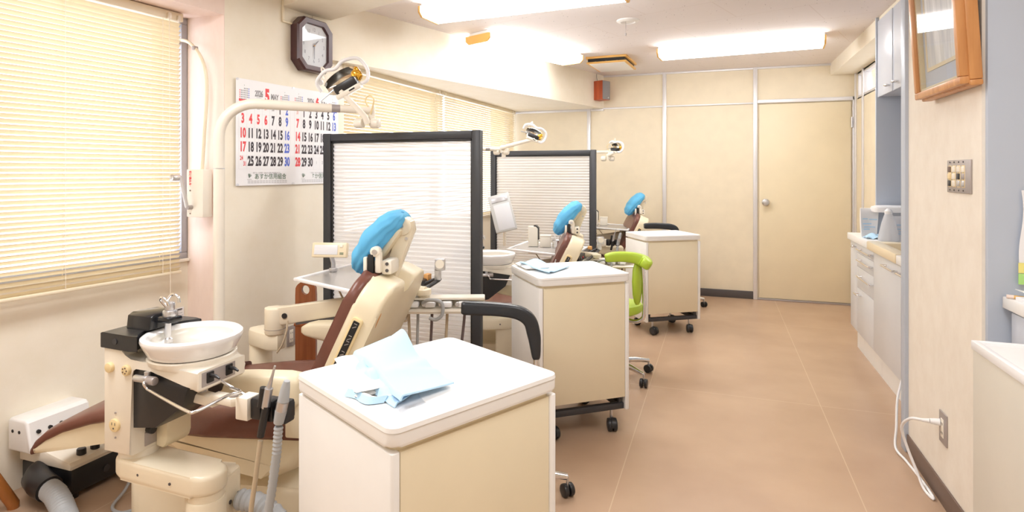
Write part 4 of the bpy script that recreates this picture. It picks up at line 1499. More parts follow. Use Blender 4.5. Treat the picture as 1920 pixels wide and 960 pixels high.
    lp.tube([BRM @ Vector(q) for q in ((0.10, -0.05, 0.012), (0.13, -0.075, 0.03), (0.18, -0.085, 0.022), (0.185, -0.085, -0.025), (0.16, -0.08, -0.05), (0.13, -0.075, -0.045))], 0.0075, 'hose', 10, smooth=8)
    lp.build('hose_loop', **K)
    for x, mname, dx in ((0.035, 'hose_t', 0.01), (0.075, 'hose', -0.004), (0.135, 'hose_b', -0.008), (0.20, 'hose_t', -0.01), (0.275, 'hose_b', -0.02)):
        q = MB()
        q.tube([BRM @ Vector(v) for v in ((x, -0.01, -0.03), (x + dx * 0.3, -0.012, -0.10), (x + dx, -0.014, -0.22), (x + dx * 2, 0.0, -0.38), (x * 0.5 - 0.05, 0.06, -0.5), (-0.15, 0.10, -0.42), (-0.30, 0.12, -0.15))], 0.0062, mname, 10, smooth=6)
        q.build('handpiece_hose', **K)
    q = MB()
    q.tube([BRM @ Vector(v) for v in ((0.02, -0.05, -0.03), (0.012, -0.055, -0.055), (0.03, -0.05, -0.062), (0.035, -0.03, -0.04))], 0.005, 'hose_t', 8, smooth=6)
    q.build('strap', **K)
    c = MB()
    c.tube([(-1.80, 2.12, 0.64), (-1.795, 2.11, 0.60), (-1.81, 2.10, 0.54), (-1.84, 2.10, 0.50)], 0.004, 'hose_t', 8, smooth=6)
    c.tube([(-1.62, 2.22, 0.80), (-1.585, 2.21, 0.755), (-1.56, 2.205, 0.72)], 0.004, 'hose_t', 8, smooth=6)
    c.build('arm_cable', **K)
    return t


TRAY = make_tray('instrument tray beside the nearest chair, smoked plate in a white frame')


# ------------------------------------------------------------------ operating lamp
def lamp_head(t, head_mx, K):
    h = MB()
    # guard loop (white) round the mirror
    loop = []
    for (x, z, y) in ((-0.145, 0.0, 0.02), (-0.135, 0.055, 0.0), (-0.06, 0.082, -0.02), (0.0, 0.065, -0.03), (0.06, 0.082, -0.02), (0.135, 0.055, 0.0), (0.15, -0.02, 0.0), (0.125, -0.075, -0.03), (0.085, -0.08, -0.05)):
        loop.append(head_mx @ Vector((x, y, z)))
    h.tube(loop, 0.0095, 'white_plastic', 10, smooth=6)
    h.build('handle_loop', **K)
    c = MB()
    c.box((0.005, -0.03, -0.045), (0.14, 0.075, 0.05), 'black', 0.012, mx=head_mx)
    c.build('lamp_housing', **K)
    c = MB()
    c.box((0.005, -0.035, -0.084), (0.15, 0.09, 0.028), 'ivory_w', 0.006, mx=head_mx)
    c.box((0.03, -0.081, -0.084), (0.035, 0.002, 0.008), 'black_slot', mx=head_mx)
    c.build('lamp_base', **K)

    def dish(u, v):
        x = (u - 0.5) * 0.22
        z = -0.01 + (v - 0.5) * 0.13 * math.sqrt(max(0.05, 1 - (2 * u - 1) ** 2 * 0.8))
        y = 0.055 - ((u - 0.5) * 2) ** 2 * 0.04 - ((v - 0.5) * 2) ** 2 * 0.02
        return head_mx @ Vector((x, y, z))
    MB().grid(dish, 20, 10, 'mirror', thick=0.003).build('mirror', **K)
    a = MB()
    a.sphere((0.075, 0.02, -0.015), (0.028, 0.02, 0.032), 'amber', mx=head_mx)
    a.build('reflector', **K)
    a = MB()
    a.sphere((-0.125, 0.03, 0.05), 0.017, 'white_plastic', mx=head_mx)
    a.build('focus_knob', **K)
    a = MB()
    a.tube([head_mx @ Vector(q) for q in ((-0.10, 0.04, 0.055), (-0.09, 0.05, 0.10), (-0.075, 0.05, 0.12), (-0.062, 0.045, 0.06))], 0.004, 'ivory_w', 8, smooth=5)
    a.build('lamp_cable', **K)
    a = MB()
    a.tube([head_mx @ Vector(q) for q in ((-0.06, -0.03, -0.03), (-0.16, -0.05, -0.05))], 0.004, 'steel', 8)
    a.build('lever', **K)


def make_lamp(label, base, zarm, tip, r0, head_c, head_rot, joint_drop=0.075, sc=1.0):
    t = thing('operating_lamp', label, 'dental lamp', (base[0], base[1], 0), 0, 'dental operating lamps')
    K = dict(parent=t, world=True)
    b = Vector((base[0], base[1], 0))
    e = Vector((tip[0], tip[1], 0))
    d = (e - b).normalized()
    L = (e - b).length
    zt = tip[2]
    p = MB()
    R = 0.16
    path = [(b.x, b.y, 0.0), (b.x, b.y, zarm - R)]
    for k in range(1, 9):
        a = math.radians(90 * k / 8)
        q = b + d * (R - R * math.cos(a))
        path.append((q.x, q.y, zarm - R + R * math.sin(a)))
    m = b + d * (L * 0.72)
    zm = zarm + (zt - zarm) * 0.66
    path.append((m.x, m.y, zm))
    p.tube(path, [r0] * (len(path) - 1) + [r0 * 0.86], 'ivory_w', 20)
    p.cyl((b.x, b.y, zarm - 0.31), r0 * 1.02, 0.004, 'steel', 'z', 20)
    p.cyl((b.x, b.y, 0.012), r0 * 2.2, 0.024, 'ivory_w', 'z', 24, 0.006)
    p.build('post', **K)
    f = MB()
    m2 = b + d * (L * 0.72 + 0.04)
    f.tube([(m.x, m.y, zm), (m2.x, m2.y, zm)], r0 * 0.8, 'greyp', 16)
    f.build('arm_clamp', **K)
    f = MB()
    f.tube([(m2.x, m2.y, zm), (e.x, e.y, zt)], r0 * 0.78, 'ivory_w', 16)
    f.build('extension_arm', **K)
    f = MB()
    f.cyl((e.x, e.y, zt - 0.02), 0.017, 0.09, 'ivory_w', 'z', 16, 0.004)
    zj = zt - joint_drop
    f.cyl((e.x - 0.045 * d.x - 0.02, e.y - 0.045 * d.y, zj), 0.026, 0.05, 'ivory_w', 'x', 22, 0.01)
    f.cyl((e.x + 0.02, e.y, zj), 0.026, 0.05, 'ivory_w', 'x', 22, 0.01)
    f.build('joint', **K)
    f = MB()
    hc = Vector(head_c)
    f.tube([(e.x - 0.005, e.y - 0.03, zj - 0.004), (e.x - 0.012, e.y - 0.042, zj + 0.03), tuple(hc + Vector((0.02, -0.045, -0.075)) * sc)], [0.017, 0.017, 0.013], 'ivory_w', 12)
    f.tube([(e.x, e.y - 0.01, zt + 0.0), (e.x - 0.025, e.y - 0.02, zt + 0.05), (e.x + 0.0, e.y - 0.02, zt + 0.075), (e.x + 0.025, e.y - 0.02, zt + 0.05), (e.x + 0.005, e.y - 0.02, zt - 0.02)], 0.004, 'ivory_y', 8, smooth=6)
    f.build('head_arm', **K)
    HM = Matrix.Translation(hc) @ Matrix.Rotation(math.radians(head_rot[0]), 4, 'Z') @ Matrix.Rotation(math.radians(head_rot[1]), 4, 'X') @ Matrix.Rotation(math.radians(head_rot[2]), 4, 'Y') @ Matrix.Scale(sc, 4)
    lamp_head(t, HM, K)
    return t


make_lamp('operating lamp hanging on a white arm in front of the calendar', (-2.21, 2.14), 1.625, (-1.672, 2.592, 1.612), 0.0245, (-1.815, 2.545, 1.775), (22, 8, -30), 0.065, 0.9)
make_lamp('operating lamp rising just above the second privacy screen', (-2.05, 4.0), 1.485, (-1.655, 4.50, 1.483), 0.02, (-1.415, 4.57, 1.615), (20, 0, 24), 0.02, 0.66)
make_lamp('small farthest operating lamp, against the plain far wall', (-1.72, 5.95), 1.50, (-1.0, 5.72, 1.494), 0.018, (-0.935, 5.70, 1.545), (-35, 5, 6), 0.065, 0.6)

# ------------------------------------------------------------------ privacy screens
def make_screen(label, x0, x1, y, h):
    w = x1 - x0
    t = thing('privacy_screen', label, 'screen', (x0 + w / 2, y, 0), 0, 'privacy screens')
    hw = w / 2
    f = MB()
    z0 = 0.12
    for s in (-1, 1):
        f.b2((s * hw, -0.022, 0.03), (s * (hw - 0.048), 0.022, h), 'frame', 0.004)
        f.b2((s * (hw - 0.048), -0.012, z0 + 0.05), (s * (hw - 0.058), 0.012, h - 0.045), 'black', 0.001)
    f.b2((-hw + 0.048, -0.02, h - 0.044), (hw - 0.048, 0.02, h - 0.002), 'frame', 0.004)
    f.b2((-hw + 0.048, -0.02, z0), (hw - 0.048, 0.02, z0 + 0.05), 'frame', 0.004)
    f.b2((-hw + 0.048, -0.012, h - 0.056), (hw - 0.048, 0.012, h - 0.044), 'black', 0.001)
    f.build('frame', t)
    n = int((h - 0.27) / 0.0232)
    zz0, zz1 = z0 + 0.05, h - 0.05

    def sheet(u, v):
        return (-hw + 0.05 + (w - 0.10) * u, 0.0045 * math.cos(2 * math.pi * v * n), zz0 + (zz1 - zz0) * v)
    MB().grid(sheet, 1, n * 6, 'ribbed').build('ribbed_panel', t, angle=80)
    for s in (-1, 1):
        q = MB()
        q.b2((s * (hw - 0.024) - 0.028, -0.2, 0.028), (s * (hw - 0.024) + 0.028, 0.2, 0.056), 'frame', 0.006)
        for yy in (-0.17, 0.17):
            q.cyl((s * (hw - 0.024), yy, 0.014), 0.018, 0.028, 'black', 'z', 14)
        q.build('foot', t)
    return t


make_screen('large privacy screen with dark frame and ribbed white panel, nearest to the camera', -2.165, -1.180, 2.87, 1.52)
make_screen('privacy screen with dark frame farther back, before the pink far wall', -2.02, -1.022, 5.15, 1.495)

# ------------------------------------------------------------------ cabinets on castors
def make_cart(label, N, ang, wid, dep, castor_show=True):
    """N: front left corner (seen from the door side); local x along the cream door, y to the back"""
    t = thing('mobile_cabinet', label, 'cabinet', (N[0], N[1], 0), math.radians(ang), 'mobile cabinets')
    H = 0.79
    b = MB()
    for x in (0.0, wid - 0.022):
        b.prism(rounded(x, 0.0, x + 0.022, dep, 0.007, 3), 0.105, H - 0.052, 'white', 'z', 0.002)
    b.b2((0.02, dep - 0.02, 0.17), (wid - 0.02, dep - 0.004, H - 0.054), 'white')
    b.b2((0.02, 0.02, 0.165), (wid - 0.02, dep - 0.02, 0.18), 'cream_lam')
    b.build('body', t)
    MB().b2((0.0235, 0.004, 0.168), (wid - 0.0235, 0.022, H - 0.054), 'cream_lam', 0.0015).build('door', t)
    b = MB()
    b.prism(rounded(0.012, 0.012, wid - 0.012, dep - 0.008, 0.02, 4), H - 0.056, H - 0.036, 'cream_lam', 'z')
    b.build('neck', t)
    b = MB()
    b.prism(rounded(-0.004, -0.004, wid + 0.004, dep + 0.004, 0.024, 6), H - 0.040, H - 0.006, 'white', 'z', 0.006, seg=3)
    # raised lip round the top
    tb = bmesh.new()
    prof = [(-0.003, H - 0.010), (-0.001, H - 0.001), (0.006, H), (0.014, H - 0.001), (0.020, H - 0.0062)]
    rings = []
    for (o, z) in prof:
        rings.append([(x, y, z) for x, y in rounded(o - 0.003, o - 0.003, wid + 0.003 - o, dep + 0.003 - o, max(0.004, 0.024 - o), 6)])
    tb.free()
    b.loft(rings, 'white', caps=False)
    b.build('top', t)
    f = MB()
    for (x0, y0, x1, y1) in ((0.024, 0.014, wid - 0.024, 0.044), (0.024, dep - 0.06, wid - 0.024, dep - 0.03), (0.024, 0.04, 0.054, dep - 0.06), (wid - 0.054, 0.04, wid - 0.024, dep - 0.06)):
        f.b2((x0, y0, 0.105), (x1, y1, 0.135), 'steel_dark', 0.003)
    for (x, y) in ((0.04, 0.03), (wid - 0.04, 0.03), (0.04, dep - 0.045), (wid - 0.04, dep - 0.045)):
        f.b2((x - 0.008, y - 0.008, 0.13), (x + 0.008, y + 0.008, 0.17), 'steel_dark')
    f.build('base_frame', t)
    for (x, y, a) in ((0.075, 0.03, 20), (wid - 0.085, 0.03, -15), (0.075, dep - 0.05, 60), (wid - 0.085, dep - 0.05, 100)):
        castor(t, x, y, 0.105, 0.032, a)
    s = MB()
    for (x, z) in ((-0.0002, 0.30), (-0.0002, 0.50)):
        for y in (0.012,):
            s.cyl((x, y, z), 0.004, 0.001, 'greyp', 'x', 10)
    s.build('screw', t)
    return t


def castor(t, x, y, ztop, r, a):
    """twin wheel castor: part with fork as a sub-part"""
    w = MB()
    mx = Matrix.Translation((x, y, 0)) @ Matrix.Rotation(math.radians(a), 4, 'Z')
    for s in (-1, 1):
        w.cyl((s * 0.013, -0.012, r), r, 0.019, 'black', 'x', 24, 0.004, mx=mx)
        w.cyl((s * 0.0225, -0.012, r), r * 0.62, 0.003, 'steel_dark', 'x', 20, mx=mx)
    o = w.build('castor', t)
    k = MB()
    k.tube([mx @ Vector((0, 0.006, r + 0.012)), mx @ Vector((0, 0.006, ztop))], 0.007, 'steel', 10)
    hood = []
    for q in range(9):
        an = math.radians(-10 + 25 * q)
        hood.append((-0.012 + (r + 0.003) * math.cos(an), r + (r + 0.003) * math.sin(an)))
    inner = [(-0.012 + (r - 0.004) * math.cos(math.radians(-10 + 25 * q)), r + (r - 0.004) * math.sin(math.radians(-10 + 25 * q))) for q in range(8, -1, -1)]
    k.prism(hood + inner, -0.006, 0.006, 'black', 'x', mx=mx)
    k.build('castor_stem', o)
    return o


make_cart('cream and white mobile cabinet in the foreground, blue and white cloths on it', (-0.610, 1.015), 62.3, 0.480, 0.446)
make_cart('mobile cabinet in the middle, between the black and lime green stools', (-0.808, 2.688), 37.5, 0.486, 0.430)
make_cart('farthest mobile cabinet, beside the door, with an empty white top', (-0.540, 4.730), 33.0, 0.482, 0.385)


# ------------------------------------------------------------------ cloths and small things on the cabinets
def bil(q, u, v):
    A, B, C_, D_ = q
    return ((A[0] * (1 - u) + B[0] * u) * (1 - v) + (D_[0] * (1 - u) + C_[0] * u) * v,
            (A[1] * (1 - u) + B[1] * u) * (1 - v) + (D_[1] * (1 - u) + C_[1] * u) * v)


def soft_slab(q, z, T, m, wob=0.0015, p=9, nu=40, nv=40, top=None):
    """soft folded pad with rounded edges lying at height z"""
    mb = MB()

    def surf(sgn):
        def fn(u, v):
            x, y = bil(q, u, v)
            e = max(0.0, 1 - abs(2 * u - 1) ** p) ** 0.5 * max(0.0, 1 - abs(2 * v - 1) ** p) ** 0.5
            w = wob * (math.sin(u * 9 + v * 4) + math.sin(v * 13 - u * 3))
            base = top(x, y) if top else z
            if sgn > 0:
                return (x, y, base + T * 0.5 + (T * 0.5 + w) * e)
            return (x, y, base + T * 0.5 - T * 0.5 * e)
        return fn
    mb.grid(surf(1), nu, nv, m)
    mb.grid(surf(-1), nu, nv, m)
    bmesh.ops.remove_doubles(mb.bm, verts=mb.bm.verts[:], dist=0.00005)
    return mb


def drape(q, h, m, thick=0.003, nu=48, nv=48):
    mb = MB()

    def fn(u, v):
        x, y = bil(q, u, v)
        return (x, y, h(u, v, x, y))
    mb.grid(fn, nu, nv, m, thick=thick)
    return mb


TOP = 0.7845
# white folded cloth: two soft layers
WQ = ((-0.962, 1.312), (-0.770, 1.125), (-0.700, 1.215), (-0.880, 1.420))
o = soft_slab(((-0.958, 1.310), (-0.772, 1.130), (-0.704, 1.212), (-0.884, 1.414)), TOP, 0.013, 'white_towel').build('folded_cloth', angle=80)
tag(o, 'folded white cloth under the light blue cloth on the foreground cabinet', 'cloth')
soft_slab(WQ, TOP + 0.012, 0.014, 'white_towel', 0.002).build('upper_fold', o, angle=80)


def blue_h(u, v, x, y):
    # u along the long edge, v towards the camera side
    h = 0.030 * math.exp(-((x + 0.82) / 0.13) ** 2) + 0.004
    h += 0.045 * math.exp(-((u - 0.26) / 0.16) ** 2) * (1 - v) ** 1.3
    h += 0.010 * math.exp(-((u - 0.62) / 0.06) ** 2) * (1 - v) + 0.007 * math.exp(-((u - 0.78 + 0.2 * v) / 0.05) ** 2) * (1 - v)
    h += 0.012 * math.exp(-((u - 0.0) / 0.07) ** 2)
    h += 0.010 * math.exp(-((u - 1.0) / 0.12) ** 2) * v
    e = 1 - v
    h -= 0.012 * max(0, 1 - e / 0.06) ** 2
    e = u
    h -= 0.016 * max(0, 1 - e / 0.05) ** 2
    return TOP + max(0.006, h + 0.008)


BQ = ((-0.885, 1.455), (-0.595, 1.275), (-0.655, 1.125), (-0.930, 1.345))
o = drape(BQ, blue_h, 'blue_towel', 0.004).build('cleaning_cloth', angle=70)
tag(o, 'light blue cloth lying crumpled on the foreground cabinet', 'cloth')
drape(((-0.90, 1.40), (-0.66, 1.24), (-0.665, 1.118), (-0.84, 1.225)),
      lambda u, v, x, y: TOP + max(0.004, (0.026 * math.exp(-((x + 0.82) / 0.10) ** 2) + 0.010 * math.sin(u * 16 + v * 3) * v * (1 - 0.6 * u)) * (1 - max(0, 1 - (1 - v) / 0.12) ** 2) + 0.008 - 0.006 * max(0, 1 - (1 - v) / 0.08)), 'blue_towel', 0.003, 40, 24).build('lower_fold', o, angle=70)
# light blue strip
path = [(-0.808, 1.140), (-0.776, 1.136), (-0.748, 1.120), (-0.728, 1.118), (-0.703, 1.138)]


def on_path(u):
    k = min(int(u * 4), 3)
    f = u * 4 - k
    p0 = path[max(k - 1, 0)]
    p1, p2 = path[k], path[k + 1]
    p3 = path[min(k + 2, 4)]
    return [0.5 * ((2 * p1[i]) + (p2[i] - p0[i]) * f + (2 * p0[i] - 5 * p1[i] + 4 * p2[i] - p3[i]) * f * f + (3 * p1[i] - p0[i] - 3 * p2[i] + p3[i]) * f ** 3) for i in (0, 1)]


mb = MB()
mb.grid(lambda u, v: (on_path(u)[0] + 0.004 * v, on_path(u)[1] + 0.010 * v, TOP + 0.001 + 0.014 * v), 32, 4, 'blue_towel', thick=0.0025)
mb.grid(lambda u, v: (on_path(u)[0] + 0.004 + 0.02 * v * (0.3 + 0.7 * u), on_path(u)[1] + 0.010 + 0.03 * v * (0.3 + 0.7 * u), TOP + 0.015 - 0.010 * v * v), 32, 4, 'white_towel', thick=0.002)
o = mb.build('elastic_band')
tag(o, 'curved light blue strip standing beside the white cloth, foreground cabinet', 'strip')
# clear bag
mb = MB()
mb.grid(lambda u, v: bil(((-0.705, 1.165), (-0.668, 1.215), (-0.600, 1.155), (-0.632, 1.09)), u, v) + (TOP + 0.002 + 0.016 * abs(math.sin(u * 5 + v * 3)) * math.sin(math.pi * v) * (0.5 + 0.5 * math.sin(v * 7)),), 24, 24, 'bag')
o = mb.build('clear_bag')
tag(o, 'small clear plastic bag lying beside the blue cloth, foreground cabinet', 'bag')

# cloths on the middle cabinet
o = soft_slab(((-1.055, 3.050), (-0.945, 2.905), (-0.84, 2.985), (-0.93, 3.145)), TOP, 0.022, 'white_towel', 0.003, 5, 26, 26).build('folded_cloth', angle=80)
tag(o, 'white cloth bunched at the back corner of the middle cabinet', 'cloth')
o = drape(((-0.98, 3.10), (-0.752, 3.065), (-0.800, 2.835), (-1.01, 2.99)),
          lambda u, v, x, y: TOP + 0.007 + 0.026 * math.exp(-((u - 0.12) / 0.3) ** 2) * (1 - 0.5 * v) + 0.014 * math.exp(-((v - 0.93) / 0.10) ** 2) * (1 - 0.4 * u) + 0.004 * math.sin(u * 8) * (1 - v), 'blue_towel', 0.004, 30, 30).build('cleaning_cloth', angle=70)
tag(o, 'pale blue folded cloth on the middle cabinet', 'cloth')


# ------------------------------------------------------------------ operator stools
def star_base(t, cx, cy, m, hub_top, r=0.24, a0=0.0):
    b = MB()
    b.tube([(cx, cy, 0.075), (cx, cy, hub_top)], 0.024, 'black', 18)
    b.tube([(cx, cy, hub_top - 0.12), (cx, cy, hub_top + 0.02)], 0.016, 'chrome', 16)
    b.cyl((cx, cy, 0.095), 0.04, 0.05, m, 'z', 24, 0.008)
    b.build('column', t)
    for k in range(5):
        a = a0 + k * 2 * math.pi / 5
        d = Vector((math.cos(a), math.sin(a), 0))
        l = MB()
        e = Vector((cx, cy, 0)) + d * r
        l.tube([(cx + d.x * 0.03, cy + d.y * 0.03, 0.10), (cx + d.x * r * 0.6, cy + d.y * r * 0.6, 0.093), (e.x, e.y, 0.078)], [0.019, 0.017, 0.013], m, 12)
        lo = l.build('leg', t)
        w = MB()
        for s in (-1, 1):
            w.cyl((s * 0.013, 0, 0.026), 0.026, 0.019, 'black', 'x', 22, 0.004, mx=Matrix.Translation((e.x, e.y, 0)) @ Matrix.Rotation(a + 0.5, 4, 'Z'))
        w.tube([(e.x, e.y, 0.03), (e.x, e.y, 0.08)], 0.006, 'steel', 8)
        w.build('castor', lo)


def sweep_pad(mb, path, m):
    """padded rest: rounded-rectangle section swept along a path of (x, y, z, thickness, height)"""
    P = [Vector(p) for p in path]
    Q = []
    n = len(P)
    for i in range(n - 1):
        p0 = P[i - 1] if i else P[0] * 2 - P[1]
        p1, p2 = P[i], P[i + 1]
        p3 = P[i + 2] if i + 2 < n else P[-1] * 2 - P[-2]
        for k in range(8):
            s = k / 8
            Q.append(0.5 * ((2 * p1) + (p2 - p0) * s + (2 * p0 - 5 * p1 + 4 * p2 - p3) * s * s + (3 * p1 - p0 - 3 * p2 + p3) * s ** 3))
    Q.append(P[-1])
    X = [Vector(q[:3]) for q in Q]
    L = [0.0]
    for i in range(1, len(X)):
        L.append(L[-1] + (X[i] - X[i - 1]).length)
    rings = []
    up = Vector((0, 0, 1))
    side = None
    for i, q in enumerate(Q):
        d = (X[min(i + 1, len(Q) - 1)] - X[max(i - 1, 0)]).normalized()
        if side is None:
            side = up.cross(d).normalized()
        else:
            side = (side - d * side.dot(d)).normalized()
        u2 = d.cross(side)
        e = min(L[i], L[-1] - L[i])
        sc = 0.80 + 0.20 * min(1.0, e / 0.012) ** 0.5
        r = []
        for k in range(28):
            a = 2 * math.pi * k / 28
            c, s = math.cos(a), math.sin(a)
            r.append(X[i] + side * q[3] / 2 * sc * math.copysign(abs(c) ** 0.5, c) + u2 * q[4] / 2 * sc * math.copysign(abs(s) ** 0.5, s))
        rings.append(r)
    mb.loft(rings, m)


def make_stool(label, seat, m, metal, path, post_path, post_r, pad=None, a0=0.3, seat_z=0.46):
    t = thing('operator_stool', label, 'stool', (seat[0], seat[1], 0), 0, 'operator stools')
    K = dict(parent=t, world=True)
    s = MB()
    s.lathe([(0, seat_z - 0.05), (0.15, seat_z - 0.048), (0.168, seat_z - 0.035), (0.172, seat_z - 0.01), (0.163, seat_z + 0.008), (0.13, seat_z + 0.018), (0, seat_z + 0.02)], (seat[0], seat[1], 0), m, 40)
    s.build('seat', **K)
    star_base_world(t, seat, metal, seat_z - 0.05, a0)
    b = MB()
    sweep_pad(b, path, m)
    b.build('curved_rest', angle=60, **K)
    if pad:
        b = MB()
        b.loft(pad, m)
        b.build('rest_pad', angle=60, **K)
    p = MB()
    p.tube(post_path, post_r, metal, 14, smooth=6)
    p.build('rest_post', **K)
    return t


def star_base_world(t, seat, metal, top, a0):
    star_base(t, 0.0, 0.0, metal, top, 0.24, a0)


# black stool behind the foreground cabinet
make_stool('black stool with a curved arm, behind the foreground cabinet', (-0.80, 2.22), 'blackleather', 'chrome',
           [(-0.908, 2.012, 0.790, 0.044, 0.050), (-0.85, 2.03, 0.789, 0.046, 0.050), (-0.77, 2.055, 0.785, 0.046, 0.048), (-0.705, 2.08, 0.772, 0.046, 0.050), (-0.668, 2.097, 0.742, 0.046, 0.052), (-0.654, 2.104, 0.690, 0.044, 0.050), (-0.648, 2.106, 0.640, 0.040, 0.040), (-0.645, 2.106, 0.598, 0.034, 0.030)],
           [(-0.645, 2.106, 0.605), (-0.644, 2.108, 0.50), (-0.66, 2.13, 0.42), (-0.76, 2.20, 0.39), (-0.80, 2.22, 0.395)], 0.011)
# lime green stool
pad = []
for (z, w, th) in ((0.735, 0.030, 0.05), (0.70, 0.046, 0.085), (0.63, 0.052, 0.10), (0.55, 0.046, 0.09), (0.505, 0.034, 0.06), (0.485, 0.02, 0.03)):
    pad.append([(-0.470 + w / 2 * math.cos(2 * math.pi * k / 20) + th / 2 * 0.25 * math.sin(2 * math.pi * k / 20), 3.652 + th / 2 * math.sin(2 * math.pi * k / 20), z) for k in range(20)])
make_stool('lime green stool with a curved arm, behind the middle cabinet', (-0.62, 3.74), 'lime', 'chrome',
           [(-0.655, 3.580, 0.770, 0.05, 0.048), (-0.61, 3.595, 0.778, 0.06, 0.060), (-0.55, 3.615, 0.780, 0.062, 0.062), (-0.485, 3.635, 0.773, 0.066, 0.066), (-0.435, 3.64, 0.757, 0.07, 0.074), (-0.412, 3.61, 0.746, 0.068, 0.066), (-0.415, 3.575, 0.742, 0.05, 0.05)],
           [(-0.440, 3.665, 0.735), (-0.432, 3.668, 0.60), (-0.430, 3.668, 0.44), (-0.442, 3.668, 0.395), (-0.49, 3.68, 0.372), (-0.58, 3.72, 0.382), (-0.62, 3.74, 0.395)], 0.013, pad, a0=-0.62)
# far black stool
make_stool('black stool whose curved arm shows above the farthest cabinet', (-0.36, 5.86), 'blackleather', 'chrome',
           [(-0.648, 5.50, 0.800, 0.05, 0.050), (-0.56, 5.525, 0.803, 0.05, 0.054), (-0.48, 5.55, 0.800, 0.05, 0.054), (-0.41, 5.575, 0.792, 0.05, 0.056), (-0.372, 5.59, 0.765, 0.05, 0.056), (-0.366, 5.60, 0.70, 0.045, 0.045), (-0.368, 5.60, 0.62, 0.035, 0.035)],
           [(-0.368, 5.60, 0.63), (-0.37, 5.62, 0.45), (-0.36, 5.75, 0.40), (-0.36, 5.86, 0.395)], 0.012)

# ------------------------------------------------------------------ the other two treatment places
def place(root, loc, rz, label, scz=1.0):
    c = copy_tree(root)
    c.location = loc
    c.rotation_euler = (0, 0, rz)
    c.scale = (1, 1, scz)
    c['label'] = label
    return c


R193 = math.radians(193)
C2 = place(CHAIR, (-1.20, 3.72, 0), math.radians(194), 'dental chair behind the middle cabinet, before the second screen', 0.955)
C3 = place(CHAIR, (-1.03, 5.74, 0), math.radians(196), 'farthest dental chair, seen above the lime green stool', 0.945)
U2 = place(CUSP, (-1.061, 3.263, 0), math.radians(30), 'cuspidor unit between the near screen and the middle cabinet', 1.0)
U3 = place(CUSP, (-1.29 + 0.24, 1.27 + 4.06, 0), 0, 'farthest cuspidor unit, its tools showing just right of the second screen', 1.0)
T2 = place(TRAY, (-2.02 + 0.41, 2.20 + 1.69, 0), 0, 'instrument tray behind the middle cabinet, with a large pale viewer', 0.93)
T3 = place(TRAY, (-2.02 + 0.50, 2.20 + 3.52, 0), 0, 'farthest instrument tray, right of the second screen', 0.93)

for ch in list(T2.children):
    if ch.name.split('.')[0] in ('viewer', 'viewer_screen', 'viewer_stalk'):
        bpy.data.objects.remove(ch)
VM2 = Matrix.Translation((-1.455, 3.93, 1.005)) @ Matrix.Rotation(math.radians(22), 4, 'Z') @ Matrix.Rotation(math.radians(-14), 4, 'Y') @ Matrix.Rotation(math.radians(-14), 4, 'X')
for nm, parts in (('viewer', [((0, 0, 0), (0.155, 0.045, 0.27), 'viewer_grey', 0.006)]),
                  ('viewer_screen', [((0.005, -0.0235, -0.03), (0.115, 0.003, 0.185), 'lcd', 0.001), ((0.0, -0.0235, 0.098), (0.115, 0.003, 0.04), 'steel', 0.001), ((0.05, -0.026, 0.098), (0.02, 0.006, 0.016), 'white_plastic', 0.002)])):
    q = MB()
    for c_, s_, m_, bv in parts:
        q.box(c_, s_, m_, bv, mx=VM2)
    o = q.build(nm)
    o.parent = T2
    o.data.transform(Matrix.Diagonal((1, 1, 1 / 0.93, 1)) @ Matrix.Translation([-v for v in T2.location]))
q = MB().tube([(-1.455, 3.975, 0.765), (-1.455, 3.975, 0.86), (-1.455, 3.955, 0.93)], 0.011, 'ivory_w', 12)
o = q.build('viewer_stalk')
o.parent = T2
o.data.transform(Matrix.Diagonal((1, 1, 1 / 0.93, 1)) @ Matrix.Translation([-v for v in T2.location]))

# two supply boxes standing on the rear trays
def tray_boxes(x, y, z, rz, where):
    t = thing('supply_box', 'tall cream box with a dark top edge ' + where, 'box', (x, y, z), rz)
    m = MB()
    m.prism([(-0.035, 0), (0.035, 0), (0.035, 0.13), (0.02, 0.145), (-0.035, 0.145)], -0.03, 0.03, 'ivory_w', 'y', 0.003)
    m.build('body', t)
    MB().prism([(0.036, 0.05), (0.041, 0.05), (0.041, 0.135), (0.022, 0.153), (0.005, 0.153), (0.005, 0.146), (0.02, 0.146), (0.036, 0.131)], -0.028, 0.028, 'black', 'y').build('edge_trim', t)
    t = thing('cotton_box', 'low cream box ' + where, 'box', (x + 0.095, y - 0.01, z), rz)
    MB().box((0, 0, 0.038), (0.075, 0.06, 0.076), 'ivory_w', 0.004).build('body', t)
    MB().box((0, 0, 0.080), (0.08, 0.064, 0.012), 'ivory_w', 0.003).build('lid', t)


tray_boxes(-1.27, 4.08, 0.7585, math.radians(10), 'on the tray before the second screen')
tray_boxes(-1.19, 5.92, 0.7585, math.radians(10), 'on the farthest tray')
t = thing('instrument_cup', 'small steel cup holding tools on the tray before the second screen', 'cup', (-1.085, 4.06, 0.7585))
MB().lathe([(0, 0), (0.034, 0), (0.038, 0.05), (0.040, 0.052), (0.036, 0.05), (0.032, 0.004), (0, 0.004)], (0, 0, 0), 'chrome', 24).build('cup', t)
q = MB()
q.tube([(0, 0, 0.006), (0.02, 0.01, 0.09)], 0.004, 'steel', 8)
q.tube([(0.0, 0.0, 0.006), (-0.022, 0.008, 0.085)], 0.004, 'white_plastic', 8)
q.tube([(0.01, 0.0, 0.02), (0.055, -0.01, 0.06)], 0.007, 'black', 8)
q.build('tool', t)

# ------------------------------------------------------------------ built-in counter on the right
CX0 = 0.93


